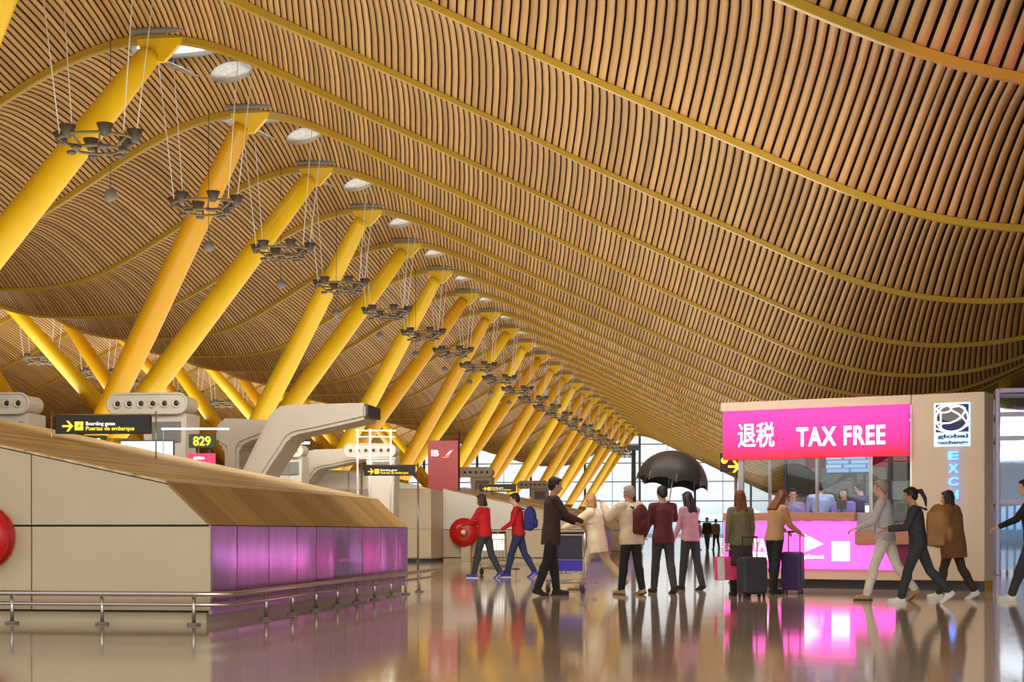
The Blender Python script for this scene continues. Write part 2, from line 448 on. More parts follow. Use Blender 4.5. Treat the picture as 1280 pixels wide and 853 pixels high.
for k in range(1, 23):
    t = tk(k) - BAY / 2; p = (-18.5, t, 12.15)
    lab = 'grey ring of upturned lamps hanging before the %s column top' % ORD[k]
    if proto is None: proto = ring_thing(p, lab, 'lamp rings along the long row', False)
    else: dup(proto, p, 0, lab)
proto2 = None
for i, k in enumerate(range(5, 15)):
    t = tk(k) - BAY / 2; p = (-45.5, t, 12.15)
    lab = 'distant grey lamp ring hanging under the far roof wave, %s one' % ORD[i + 1]
    if proto2 is None: proto2 = ring_thing(p, lab, 'lamp rings of the far row', False)
    else: dup(proto2, p, 0, lab)
bproto = None
for k in range(1, 11):
    p = (-19.8, tk(k) - .5, 11.45)
    lab = 'small grey ball hanging on a wire below the %s column top' % ORD[k]
    if bproto is None:
        bproto = thing('hanging_ball', lab, 'ball', p, 0, 'hanging grey balls')
        b = MB(); b.ball((0, 0, 0), .2, 16); b.make('globe', M['grey'], bproto)
        c = MB(); c.tube([(0, 0, .15), (0, 0, float(wave(-19.8)) - 11.3)], .012, 5); c.make('wire', M['dark'], bproto)
    else: dup(bproto, p, 0, lab)

# ------------------------------------------------------------------ floor, ends, sides
def floor_mat():
    m = bpy.data.materials.new('polished_stone'); m.use_nodes = True; nt = m.node_tree; b = nt.nodes['Principled BSDF']
    tc = nt.nodes.new('ShaderNodeTexCoord')
    n = nt.nodes.new('ShaderNodeTexNoise'); n.inputs['Scale'].default_value = .35; n.inputs['Detail'].default_value = 6
    r = nt.nodes.new('ShaderNodeValToRGB'); r.color_ramp.elements[0].position = .3; r.color_ramp.elements[1].position = .7
    r.color_ramp.elements[0].color = (*srgb(186, 174, 154), 1); r.color_ramp.elements[1].color = (*srgb(204, 192, 172), 1)
    nt.links.new(tc.outputs['Object'], n.inputs['Vector']); nt.links.new(n.outputs['Fac'], r.inputs['Fac'])
    br = nt.nodes.new('ShaderNodeTexBrick'); br.offset = 0; br.inputs['Scale'].default_value = 1; br.inputs['Mortar Size'].default_value = .004
    br.inputs['Brick Width'].default_value = 1.2; br.inputs['Row Height'].default_value = 1.2
    br.inputs['Color1'].default_value = (1, 1, 1, 1); br.inputs['Color2'].default_value = (.93, .93, .93, 1); br.inputs['Mortar'].default_value = (.55, .5, .45, 1)
    nt.links.new(tc.outputs['Object'], br.inputs['Vector'])
    mx = nt.nodes.new('ShaderNodeMix'); mx.data_type = 'RGBA'; mx.blend_type = 'MULTIPLY'; mx.inputs[0].default_value = 1
    nt.links.new(r.outputs['Color'], mx.inputs[6]); nt.links.new(br.outputs['Color'], mx.inputs[7]); nt.links.new(mx.outputs[2], b.inputs['Base Color'])
    n2 = nt.nodes.new('ShaderNodeTexNoise'); n2.inputs['Scale'].default_value = 1.3; n2.inputs['Detail'].default_value = 2
    bp = nt.nodes.new('ShaderNodeBump'); bp.inputs['Strength'].default_value = .05; bp.inputs['Distance'].default_value = .02
    nt.links.new(tc.outputs['Object'], n2.inputs['Vector']); nt.links.new(n2.outputs['Fac'], bp.inputs['Height']); nt.links.new(bp.outputs['Normal'], b.inputs['Normal'])
    b.inputs['Roughness'].default_value = .075; b.inputs['Specular IOR Level'].default_value = .8
    return m
fl = MB(); fl.add([(S0, -14, 0), (S1, -14, 0), (S1, 262, 0), (S0, 262, 0)], [(0, 1, 2, 3)]); struct(fl.make('floor', floor_mat()))
ap = MB(); ap.add([(-400, 262, -.3), (400, 262, -.3), (400, 900, -.3), (-400, 900, -.3)], [(0, 1, 2, 3)]); struct(ap.make('floor_outside', M['concrete']))

TE = tk(K1) + 1.5
# end wall of glass
MUL = mat('mullion_steel', srgb(70, 84, 92), .5)
b = MB()
for i, s in enumerate(np.arange(-80, 23, 4.4)):
    w = .35 if i % 2 == 0 else .07
    top = float(wave(s)) + .2
    b.box(s - w / 2, s + w / 2, TE - w / 2, TE + w / 2, 0, top)
for h in (2.6, 5.9, 9.0, 12.0, 15.0): b.box(S0, S1, TE - .08, TE + .08, h - .07, h + .07)
struct(b.make('window_1', MUL))
b = MB(); b.add([(S0, TE + .1, 0), (S1, TE + .1, 0), (S1, TE + .1, 17.5), (S0, TE + .1, 17.5)], [(0, 1, 2, 3)]); struct(b.make('window_2', M['glass']))
# right side: wall with a band of windows
b = MB(); b.box(S1 - .7, S1 - .4, 4, TE, 0, 1.2); b.box(S1 - .7, S1 - .4, 4, TE, 3.4, 15); struct(b.make('wall_right', M['beige']))
b = MB()
for i, t in enumerate(np.arange(8, 260, 4.5)): b.box(S1 - .66, S1 - .44, t - .1, t + .1, 1.2, 3.4)
struct(b.make('window_3', MUL))
b = MB(); b.add([(S1 - .5, 4, 1.2), (S1 - .5, TE, 1.2), (S1 - .5, TE, 3.4), (S1 - .5, 4, 3.4)], [(0, 1, 2, 3)]); struct(b.make('window_4', M['glass_b']))
b = MB(); b.box(S0 - .4, S0, -14, TE, 0, 17.5); struct(b.make('wall_left', M['beige']))
# ------------------------------------------------------------------ check-in islands
def prof_h(L): return min(3.0, 1.53 + .213 * (L - .5))
SCOR = -5.86
def island(t0, t1, right, left, label, seams, detail=True, step=None):
    """long counter block: root at its front right corner on the floor; -X runs left, +Y runs back"""
    D = t1 - t0; Wd = right - left
    root = thing('counter_island', label, 'check-in counter', (right, t0, 0), 0, None)
    pts = [(0, .12), (0, 1.07), (-.5, 1.53), (-7.4, 3.0)] + ([(-Wd, 3.0)] if Wd > 7.4 else []) + [(-Wd, .12)]
    if Wd <= 7.4: pts[3] = (-Wd, prof_h(Wd))
    core = MB(); core.prism([(a - .03 if i < 3 else a, h - (.03 if 0 < i < len(pts) - 1 else 0)) for i, (a, h) in enumerate(pts)], .03, D - .03)
    core.make('core', M['seam'], root)
    pl = MB(); pl.prism([(-.08, 0), (-.08, .12), (-Wd, .12), (-Wd, 0)], .08, D - .08); pl.make('plinth', M['beige'], root)
    # front panels, split at 1.07 m and at the seams
    xs = [0] + seams + [-Wd]
    for i in range(len(xs) - 1):
        a, c = xs[i] - (.008 if i else 0), xs[i + 1] + .008
        lo = MB(); lo.box(c, a, -.02, .03, .14, 1.055, .004); lo.make('front_panel', M['beige'], root)
        top = []
        for L in [-c] + [q for q in (7.4, .5) if -a < q < -c] + [-a]:
            top.append((-L, min(prof_h(L), 1.07 + .92 * L) if L < .5 else prof_h(L)))
        up = MB(); up.prism([(c, 1.078)] + [(x, h - .012) for x, h in top if h > 1.08] + ([(a, 1.078)] if i else [(-.03, 1.078)]), -.02, .03)
        up.make('front_panel', M['beige_l'] if (not detail and i > 0) else M['beige'], root)
    # sloping wood roof
    ro = MB(); n = (-.208, .978)
    ro.prism([(-.5, 1.53), (-min(7.4, Wd), prof_h(min(7.4, Wd))), (-min(7.4, Wd), prof_h(min(7.4, Wd)) + .02), (-.5, 1.56)], -.03, D)
    ro.make('wood_roof', M['wood'], root)
    # facets and side panels
    y = 0; widths = []
    pat = [.86, 1.2, 1.2, .93, .84, .84]
    j = 0
    while y < D - .3:
        w = min(pat[j % 6], D - y); widths.append((y, y + w)); y += w; j += 1
    for n_, (y0, y1) in enumerate(widths):
        f = MB(); f.prism([(.012, 1.075), (-.5, 1.545), (-.5, 1.52), (-.02, 1.06)], y0 + .01, y1 - .01); f.make('slope_panel', M['wood_e'] if n_ % 2 else M['wood_d'], root)
        p = MB(); ny = 7; ys = [y0 + .014 + (y1 - y0 - .028) * i / (ny - 1) for i in range(ny)]; bl = [.012 + .012 * math.sin(PI * i / (ny - 1)) for i in range(ny)]
        p.prism([(-.03, ys[0])] + list(zip(bl, ys)) + [(-.03, ys[-1])], .1, 1.062, mtx=Matrix(((1, 0, 0, 0), (0, 0, 1, 0), (0, 1, 0, 0), (0, 0, 0, 1)))); p.make('side_panel', M['steelp'], root)
    return root
T_A = (FWD * 17.4 + RGT * ((263 - 640) / F * 17.4)).y
island(T_A, T_A + 9.9, SCOR, SCOR - 11.5, 'nearest beige check-in counter block with sloping wood roof and shiny side tinted by pink light', [-2.06, -6.5])
T_B = T_A + 36.4
island(T_B, T_B + 9.9, SCOR + .2, SCOR - 4.6, 'beige wood roofed counter block behind the people with the red backpack', [-2.3], False)
b0 = island(T_B - 2, T_B + 9.9, SCOR - 4.55, SCOR - 16, 'pale counter block rising left behind the nearest counter block', [-2.9, -7.4], False) if False else None
# stepped-out front block beside it
rt = thing('counter_block', 'tall pale counter block left of the red hose reel, top sloping to the right', 'check-in counter', (SCOR - 4.6, T_B - 2, 0))
hh = lambda L: min(3.0, prof_h(L + 4.6))
c = MB(); c.prism([(0, .12), (0, hh(0) - .02), (-2.8, 2.97), (-12, 2.97), (-12, .12)], .03, 1.95); c.make('core', M['beige'], rt)
c = MB(); c.prism([(-.06, 0), (-.06, .12), (-12, .12), (-12, 0)], .08, 1.9); c.make('plinth', M['dark'], rt)
for a, d in ((0, -2.75), (-2.78, -7), (-7.03, -12)):
    c = MB(); c.box(d, a, -.02, .03, 1.09, 2.38, .004); c.make('front_panel', M['beige'], rt)
    c = MB(); c.box(d, a, -.02, .03, .16, 1.07, .004); c.make('front_panel', M['beige'], rt)
    if a: 
        c = MB(); c.box(d, a, -.02, .03, 2.4, 3.0, .004); c.make('front_panel', M['beige_l'], rt)
    else:
        c = MB(); c.prism([(-.06, 2.4), (-2.72, 2.4), (-2.72, 2.98)], -.02, .03); c.make('front_panel', M['beige_l'], rt)
T_C = T_B + 18
island(T_C, T_C + 9.9, SCOR + .2, SCOR - 9, 'third beige counter block, partly hidden behind the man in dark clothes', [-2.3, -5], False)

# low bumper rails round the nearest island
ra = thing('bumper_rail', 'low steel bumper rail running round the nearest counter block', 'rail', (SCOR, T_A, 0))
for h, r, o in ((.335, .03, .38), (.22, .022, .34)):
    b = MB(); b.tube([(-11, -o, h), (-.1, -o, h), (o - .08, -o + .03, h), (o, -o + .18, h), (o, 10.4, h)], r, 10); b.make('rail', M['steel'], ra)
for x, y in [(-.07 - 1.03 * i, -.34) for i in range(10)] + [(.34, .9 + 1.05 * i) for i in range(9)]:
    b = MB(); b.tube([(x, y, .02), (x, y, .32)], .022, 8); p = b.make('post', M['steel'], ra)
    f = MB(); f.lathe([(.075, 0), (.075, .022), (.03, .03)], 12, (x, y, 0)); f.make('foot_plate', M['grey'], p)

# hose reels
def reel(loc, rz, R, label, stand):
    root = thing('hose_reel', label, 'fire hose reel', loc, rz)
    b = MB(); b.lathe([(.1, -.09), (R, -.09), (R * 1.0, -.05), (R * .93, -.045), (R * .9, -.06), (R * .35, -.06), (R * .3, -.1), (.05, -.1)], 36, axis='Y'); b.make('front_disc', M['red'], root)
    b = MB(); b.lathe([(R * .1, .09), (R, .09), (R, .06), (R * .1, .06)], 36, axis='Y'); b.make('back_disc', M['red'], root)
    b = MB()
    for i in range(4): b.tube([(R * (.62 + .05 * (i % 2)) * math.cos(a), -.035 + .03 * i, R * (.62 + .05 * (i % 2)) * math.sin(a)) for a in np.linspace(0, 2 * PI, 30)[:-1]], R * .08, 6, True)
    b.make('hose', M['dark'], root)
    b = MB(); b.lathe([(.02, -.14), (R * .16, -.13), (R * .18, -.095)], 16, axis='Y'); b.make('hub', M['white'], root)
    b = MB(); b.tube([(R * .5 * math.cos(a), -.1, R * .5 * math.sin(a)) for a in np.linspace(PI * 1.15, PI * 1.85, 9)], .012, 5); b.make('guide', M['grey'], root)
    b = MB()
    if stand: b.box(-.1, .22, -.02, .16, -loc[2], -.1, .01)
    else: b.box(-.08, .08, .05, .14, -.12, .12, .01)
    b.make('bracket', M['beige'], root)
    return root
p = at_t(-24, 672, T_A - .15); reel((p.x, T_A - .15, p.z), 0, .36, 'red fire hose reel on the beige wall, half cut by the left edge', False)
p = at_t(580, 665, T_B - .35); reel((p.x, T_B - .35, .98), 0, .48, 'red fire hose reel with white hub standing left of the red jacketed walker', True)

# air supply arms and nozzle heads
def arm(z, kind, label):
    u = 60.8
    if kind == 'A':
        px = [(222, 726), (256, 726), (326, 591), (351, 555.5), (356, 547), (364, 542.5), (394, 537), (443, 527), (458, 523.5), (458, 503.4), (350, 504.9), (340.6, 508), (334, 514), (329, 522), (297, 585)]
        x0 = 456
    else:
        px = [(262, 726), (281, 726), (282, 552), (286, 547.5), (320, 535), (385, 523), (385, 512), (330, 516), (268, 512.5), (258, 513), (253, 518), (250, 530), (250, 545), (262, 552)]
        x0 = 456
    base = at(x0, HY + F / z, z); base.z = 0
    root = thing('air_arm', label, 'ventilation arm', (base.x, base.y, 0), 0, 'check-in air arms')
    prof = [((x - x0) / u, max(0, 1 + (HY - y) / u)) for x, y in px]
    b = MB(); b.prism(prof, 0, 1.2, .07); b.make('arm_body', M['armgrey'], root)
    if kind == 'A':
        e = MB(); e.box(.0, .06, .05, 1.15, 1 + (HY - 523) / u + .04, 1 + (HY - 503.4) / u - .04, .01); e.make('end_cap', M['cap'], root)
    return root
for i, nm in enumerate(('large grey air arm with dark end cap above the nearest counter roof', 'second grey air arm, its dark end cap right of the red totem', 'third grey air arm behind the man in dark clothes', 'fourth grey air arm, farthest of the large ones')):
    arm(32.9 + 18 * i, 'A', nm)
for i, nm in enumerate(('grey air arm whose tip tucks behind the large nearest arm', 'pale air arm left of the red totem, tip behind it', 'small far air arm left of the third large arm')):
    arm((34.8, 54.4, 72)[i], 'B', nm)
def pod(x1px, z, label):
    base = at(x1px, HY + F / z, z); base.z = 0
    root = thing('nozzle_head', label, 'ventilation unit', (base.x, base.y, 0), 0, 'round nozzle ventilation heads')
    w, h0, h1 = 1.6, 3.32, 3.68
    b = MB(); rr = (h1 - h0) / 2; cz = (h0 + h1) / 2
    prof = [(-rr + rr * math.cos(a), cz + rr * math.sin(a)) for a in np.linspace(-PI / 2, PI / 2, 9)] + [(-w + rr - rr * math.cos(a), cz + rr * math.sin(a)) for a in np.linspace(PI / 2, -PI / 2, 9)]
    b.prism(prof, 0, .7); b.make('nozzle_box', M['armgrey'], root)
    rim = [(x * 1.015 + .012, cz + (h - cz) * 1.08) for x, h in prof]
    r = MB(); r.tube([(x, -.0, h) for x, h in rim], .025, 6, True); r.make('rim', M['armgrey'], root)
    for i in range(6):
        x = -.2 - i * .24
        n = MB(); n.lathe([(.05, .01), (.085, -.035), (.075, -.04), (.045, .0)], 14, (x, 0, cz), axis='Y', cap=False); nz = n.make('nozzle', M['armgrey'], root)
        d = MB(); d.lathe([(.001, -.012), (.052, -.012), (.052, -.004)], 14, (x, 0, cz), axis='Y', cap=False); d.make('opening', M['dark'], nz)
    b = MB(); b.prism([(-.04, h0), (-.95, h0), (-.7, 0), (-.12, 0)], .1, .9, .02); b.make('pedestal', M['armgrey'], root)
    g = MB(); g.box(-.72, -.14, .06, .1, 2.75, 3.15, .01); g.make('grille_panel', M['grey'], root)
    return root
for i, nm in enumerate(('six nozzle ventilation head over the boarding sign on the left', 'six nozzle ventilation head left of the red totem', 'six nozzle ventilation head right of the red totem', 'farthest small six nozzle ventilation head')):
    pod(945 - 22150 / (31.1 + 18 * i), 31.1 + 18 * i, nm)
pod(35, 31.1, 'ventilation head cut by the left edge above the wood roof')
pod(378, 49.1, 'two nozzle grey ventilation unit under the large nearest arm')

# hanging direction signs
def plane_icon(b, cx, cz, r, y):
    P = [(.9, .5), (1, .62), (.88, .7), (.5, .55), (-.2, .95), (-.42, .9), (.08, .4), (-.35, .2), (-.7, .32), (-.85, .25), (-.5, 0), (-.55, -.15), (-.4, -.12)]
    vs = [(cx + px * r * .75, y, cz + (pz - .35) * r * .9) for px, pz in P]; b.add(vs, [tuple(range(len(vs)))])
def arrow(b, x0, x1, cz, th, y):
    w = x1 - x0
    b.box(x0, x1 - th * .6, y - .004, y, cz - th / 2, cz + th / 2)
    for s in (1, -1):
        b.prism([(x1, cz), (x1 - w * .42, cz + s * w * .48), (x1 - w * .42 - th * 1.2, cz + s * w * .48), (x1 - th * 1.4, cz)], y - .004, y)
def direction_sign(xl, xr, ytop, z, label, words=True):
    a = at(xl, ytop, z); w = (xr - xl) / F * z
    root = thing('direction_sign', label, 'sign', (a.x, a.y, a.z), PHI, 'black boarding gate signs')
    h = .28 if z < 30 else .27
    b = MB(); b.box(0, w, 0, .12, -h, 0, .008); b.make('board', M['signb'], root)
    b = MB(); arrow(b, w * .075, w * .19, -h * .6, .028, -.003); b.make('arrow', M['signy'], root)
    b = MB(); b.box(w * .205, w * .295, -.005, 0, -h * .82, -h * .36, .004); ic = b.make('icon_plate', M['signy'], root)
    b = MB(); plane_icon(b, w * .25, -h * .59, .05, -.007); b.make('aircraft_icon', M['signb'], ic)
    mt = lambda x, z0: Matrix.Translation((x, -.006, z0))
    text('lettering', 'Boarding gates', .075, M['signw'], root, .001, .002, mt(w * .32, -h * .55))
    text('lettering', 'Puertas de embarque', .085, M['signy'], root, .001, .002, mt(w * .32, -h * .82))
    b = MB()
    foot = {24: 2.05, 42: 0, 60: 2.2}[z]
    for x in (-.07, w + .07): b.tube([(x, .06, .06), (x, .06, -a.z + foot)], .012 if z < 30 else .025, 8)
    b.tube([(-.07, .06, .0), (w + .07, .06, .0)], .02, 8); b.make('post_frame', M['steel'], root)
    return root
direction_sign(69, 188, 519, 24, 'large black Boarding gates sign above the nearest counter roof')
direction_sign(455, 519, 582, 42, 'middle black Boarding gates sign left of the red totem')
direction_sign(600, 645, 606, 60, 'smallest black Boarding gates sign right of the red totem')
def number_sign(xl, xr, yt, yb, z, s, label):
    a = at(xl, yb, z); w = (xr - xl) / F * z; h = (yb - yt) / F * z
    root = thing('desk_number_sign', label, 'sign', a, PHI)
    b = MB(); b.box(0, w, 0, .06, 0, h, .006); b.make('board', M['signg'], root)
    text('number', s, h * .92, M['signy'], root, .004, .003, Matrix.Translation((w / 2, -.004, h * .18)), 'CENTER', .95)
    b = MB(); b.tube([(w * .3, .04, 0), (w * .3, .04, -a.z)], .025, 8); b.tube([(w * .75, .04, 0), (w * .75, .04, -a.z)], .025, 8); b.make('post', M['steel'], root)
number_sign(236, 269, 543, 560, 30, '829', 'dark green desk sign with number 829')
number_sign(99, 132, 545, 562, 30, '828', 'dark green desk sign 828 half hidden by the wood roof')
def panel_thing(name, label, cat, xl, xr, yt, yb, z, m, frame=.0, fm=None, post=True, dep=.06, down=0):
    a = at(xl, yb + down, z); w = (xr - xl) / F * z; h = (yb + down - yt) / F * z
    root = thing(name, label, cat, a, PHI)
    if frame:
        b = MB(); b.box(-frame, w + frame, .004, dep, -frame, h + frame, .006); b.make('frame', fm or M['dark'], root)
    b = MB(); b.box(0, w, -.004, dep * .8, 0, h, .002); b.make('screen' if cat == 'screen' else 'panel', m, root)
    if post:
        b = MB(); b.tube([(w / 2, dep * .5, 0), (w / 2, dep * .5, -a.z)], .035, 8); b.make('post', M['steel'], root)
    return root
panel_thing('display_screen', 'bright pale blue screen behind the wood roof', 'screen', 151, 216, 552, 577, 29.4, M['screen'], .025)
pk = panel_thing('poster_panel', 'small pink notice under the number 829', 'sign', 235, 269, 567, 584, 29.9, mat('pink_notice', srgb(228, 60, 110), .5, emit=.35), 0)
text('lettering', 'IBERIA', .075, M['signw'], pk, .001, .002, Matrix.Translation((.1, -.008, .14)))
panel_thing('tube_light', 'long thin white tube light above the number 829', 'light', 202, 286, 535.2, 537.3, 29.2, M['lightw'], 0, None, False, .05)
panel_thing('tube_light', 'short white tube light under the large air arm', 'light', 360, 387, 552.6, 555.4, 44, M['lightw'], 0, None, False, .05)
for o in [q for q in COL.objects if q.name.startswith('tube_light') and q.parent is None]:
    b = MB(); b.tube([(.02, .05, 0), (.02, .05, -o.location.z)], .01, 6); b.make('stand', M['steel'], o)
# red totem
a = at(535, HY + F / 57, 57); a.z = 0
tt = thing('red_totem', 'tall red totem marked IB above the pale counter block', 'totem', a, PHI)
b = MB(); b.box(0, 1.08, 0, .5, 0, 4.25, .01); b.make('body', M['darkred'], tt)
text('lettering', 'IB', .3, M['signw'], tt, .008, .003, Matrix.Translation((.1, -.008, 3.7)), sx=1.15)
sw = MB(); sw.prism([(0.48, 3.64), (0.66, 3.70), (0.76, 3.84), (0.92, 3.92), (0.80, 3.80), (0.74, 3.66), (0.62, 3.62)], -.008, 0); sw.make('emblem', mat('emblem_gold', srgb(240, 140, 60), .4, emit=.5), tt)
sw = MB(); sw.prism([(0.62, 3.71), (0.76, 3.86), (0.94, 3.94), (0.86, 3.90), (0.76, 3.78)], -.012, -.008); sw.make('emblem', M['signw'], tt)
b = MB(); b.tube([(1.1, .25, 0), (1.1, .25, 4.6)], .03, 8); b.make('pole', M['dark'], tt)

# railing with shelves beside the totem
a = at(447, HY + F / 46, 46); a.z = 0
rk = thing('steel_rack', 'light steel frame rack in front of the nozzle head by the totem', 'rack', a, PHI)
b = MB()
for x in (0, .36, .95): b.tube([(x, 0, 0), (x, 0, 3.95)], .03, 6)
for h in (3.9, 3.72, 3.1): b.tube([(-.05, 0, h), (1.1, 0, h)], .025, 6)
b.make('frame', M['white'], rk)

# ------------------------------------------------------------------ kiosk
KO = at(1000, 735.5, F / 70.5); KO.z = 0
KA = math.radians(-30)
KU = RGT * math.cos(KA) + FWD * math.sin(KA)           # along the face, to the right
KN_ = RGT * math.sin(KA) - FWD * math.cos(KA)          # outwards
KRZ = PHI + KA
def kp(x, y, off=0):
    """(m, h) on the kiosk's face plane for a photo pixel"""
    o = Vector((0, 0, EYE)); d = at(x, y, 1.0) - o; P0 = KO + KN_ * off
    s = (P0 - o).dot(KN_) / d.dot(KN_); q = o + d * s - P0
    return q.dot(KU), q.z
kx = lambda x, y=600, off=0: kp(x, y, off)[0]
kh = lambda x, y, off=0: kp(x, y, off)[1]
kio = thing('exchange_kiosk', 'pink lit TAX FREE currency exchange kiosk with a beige tower', 'kiosk', KO, KRZ)
L0, R1 = kx(901, 510), kx(1231, 500)
PB = kx(1139, 600)                      # pillar begins
HT = kh(1110, 495)                      # overall height
# local frame: x along the face, -y outward
pil = MB(); pil.box(PB, R1, 0, .6, .17, HT, .012); pil.make('tower', M['kbeige'], kio)
pb = MB(); pb.box(PB + .05, R1 - .12, .08, .5, 0, .17); pb.make('tower_plinth', M['dark'], kio)
b = MB(); b.box(L0, PB, -.02, 2.2, HT - .165, HT, .012); b.make('roof_fascia', M['kbeige'], kio)
sx0, sx1 = kx(903.5, 540, .12), kx(1134.5, 540, .12); sz1, sz0 = HT - .17, kh(1020, 572.5, .12)
SGN = bpy.data.materials.new('pink_sign_light'); SGN.use_nodes = True; nt = SGN.node_tree; bs = nt.nodes['Principled BSDF']
tc = nt.nodes.new('ShaderNodeTexCoord'); sp = nt.nodes.new('ShaderNodeSeparateXYZ'); nz = nt.nodes.new('ShaderNodeTexNoise'); ad = nt.nodes.new('ShaderNodeMath'); rp = nt.nodes.new('ShaderNodeValToRGB')
nz.inputs['Scale'].default_value = 3.0; ad.operation = 'MULTIPLY_ADD'; ad.inputs[1].default_value = .22
nt.links.new(tc.outputs['Generated'], sp.inputs[0]); nt.links.new(tc.outputs['Object'], nz.inputs['Vector']); nt.links.new(nz.outputs['Fac'], ad.inputs[0]); nt.links.new(sp.outputs['Z'], ad.inputs[2]); nt.links.new(ad.outputs[0], rp.inputs['Fac'])
rp.color_ramp.elements[0].position = .12; rp.color_ramp.elements[0].color = (*srgb(255, 30, 48), 1)
rp.color_ramp.elements[1].position = .42; rp.color_ramp.elements[1].color = (*srgb(250, 40, 150), 1)
e = rp.color_ramp.elements.new(1); e.color = (*srgb(252, 56, 186), 1)
bs.inputs['Base Color'].default_value = (.02, .004, .01, 1); nt.links.new(rp.outputs['Color'], bs.inputs['Emission Color']); bs.inputs['Emission Strength'].default_value = 1.12
b = MB(); b.box(sx0, sx1, -.12, 0, sz0, sz1, .006); sg = b.make('sign_box', SGN, kio)
def on_sign(s, px0, px1, py_base, py_top, bold=0, sxx=None, parent=None, m=None, off=.125, adj=1.37, sp=1):
    x0, h0 = kp(px0, py_base, off); x1, h1 = kp((px0 + px1) / 2, py_top, off); x1 = kx(px1, py_base, off); hm = kp((px0 + px1) / 2, py_base, off)[1]
    o = text('lettering', s, (h1 - hm) * adj, m or M['ledw'], parent, bold, .012, Matrix.Identity(4), sp=sp)
    xs = [v.co.x for v in o.data.vertices]; zs = [v.co.z for v in o.data.vertices]
    fx = (x1 - x0) / (max(xs) - min(xs)); fz = (h1 - hm) / (max(zs) - min(zs))
    for v in o.data.vertices:
        v.co.x = x0 + (v.co.x - min(xs)) * fx; v.co.z = hm + (v.co.z - min(zs)) * fz; v.co.y -= off
    return o
on_sign('退税', 922.5, 968, 559.5, 528.5, .004, parent=sg)
on_sign('TAX FREE', 996, 1106.5, 557, 533, .010, parent=sg, sp=1.12)
# posts, glazing and counter
zc0 = kh(1030, 641)
for x in (926, 962, 1021, 1088):
    m_ = kx(x, 600); w = .05 if x == 926 else .022
    b = MB(); b.box(m_ - w, m_ + w, -.01, .05, zc0 if x > 930 else 0, sz0 + .01); b.make('post', M['steel'], kio)
b = MB(); b.box(kx(926), kx(1088), .015, .022, zc0, sz0); b.make('front_glass', M['glass'], kio)
xl, xm, xr = kx(906, 680), kx(1071, 680), kx(1120, 700)
zt = kh(1030, 651); zlow = kh(1095, 681); zb = kh(1060, 712)
WR = mat('kiosk_wood', srgb(168, 118, 92), .45, noise=.15, nscale=4, stretch=(1, 6, 6))
b = MB(); b.box(xl, xm, -.12, .45, zt, zc0, .008); b.make('counter_ledge', WR, kio)
b = MB(); b.box(xl, xm, -.05, .0, zb, zt - .012, .004); b.make('light_panel', M['pink'], kio)
b = MB(); b.box(xm + .01, xr, -.05, .0, zb, zlow - .012, .004); b.make('light_panel', M['pink'], kio)
b = MB(); b.box(xm, PB, -.12, .45, zlow, kh(1095, 664), .006); b.make('low_shelf', WR, kio)
b = MB(); b.box(xm, xm + .3, -.02, .02, kh(1080, 664), kh(1080, 641), .006); b.make('steel_screen', M['steel'], kio)
b = MB(); b.box(xl, PB, -.0, .35, .16, zb + .02, .004); b.make('lower_panel', M['kbeige'], kio)
b = MB(); b.box(xr + .005, PB, -.04, .35, zb, zlow, .004); b.make('side_infill', mat('kiosk_maroon', srgb(110, 26, 62), .4), kio)
b = MB(); b.box(xl + .05, PB, .1, 2.2, 0, .17); b.make('plinth', M['dark'], kio)
b = MB(); b.box(xl + .02, PB, .02, 2.2, .17, .2); b.make('kiosk_floor', M['grey'], kio)
# logos on the lower light panel
lp = MB()
tri = [kp(1006, 668, .055), kp(1006, 690, .055), kp(1029, 680.5, .055)]
lp.prism(tri, -.058, -.05); lp.make('triangle_emblem', M['ledw'], kio)
on_sign('planet', 1005, 1030, 700, 693.5, .004, parent=kio, off=.056)
q0, q1 = kp(1039.5, 701.5, .055), kp(1062, 677.5, .055)
b = MB(); b.box(q0[0], q1[0], -.057, -.05, q0[1], q1[1]); b.make('white_square', M['ledw'], kio)
on_sign('TAX', 941, 966, 688, 674, .01, parent=kio, off=.056)
on_sign('FREE', 941, 966, 701, 690, .01, parent=kio, off=.056)
# inner walls and screen
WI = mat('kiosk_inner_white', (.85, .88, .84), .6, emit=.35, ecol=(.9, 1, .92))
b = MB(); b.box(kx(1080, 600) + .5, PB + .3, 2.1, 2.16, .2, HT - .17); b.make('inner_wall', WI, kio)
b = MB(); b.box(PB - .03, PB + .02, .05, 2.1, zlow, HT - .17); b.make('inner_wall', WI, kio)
b = MB(); b.box(kx(930), kx(1080, 600) + .5, 2.1, 2.16, .2, 1.05); b.make('back_counter', M['grey'], kio)
b = MB(); b.box(kx(930), kx(1080, 600) + .5, 2.12, 2.14, 1.05, HT - .17); b.make('back_glass', glass('smoked_glass', (.4, .38, .34), .12), kio)
b = MB()
for x in np.linspace(kx(930), kx(1080) + .5, 5): b.box(x - .03, x + .03, 2.1, 2.17, .2, HT - .17)
b.make('back_mullion', M['dark'], kio)
SCRM = bpy.data.materials.new('rate_screen'); SCRM.use_nodes = True; nt = SCRM.node_tree; bs = nt.nodes['Principled BSDF']
tc = nt.nodes.new('ShaderNodeTexCoord'); br = nt.nodes.new('ShaderNodeTexBrick'); br.offset = .3; br.inputs['Scale'].default_value = 1
br.inputs['Brick Width'].default_value = .55; br.inputs['Row Height'].default_value = .25; br.inputs['Mortar Size'].default_value = .03
mpg = nt.nodes.new('ShaderNodeMapping'); mpg.inputs['Rotation'].default_value = (PI / 2, 0, 0)
br.inputs['Color1'].default_value = (*srgb(150, 205, 250), 1); br.inputs['Color2'].default_value = (*srgb(205, 235, 255), 1); br.inputs['Mortar'].default_value = (*srgb(80, 130, 220), 1)
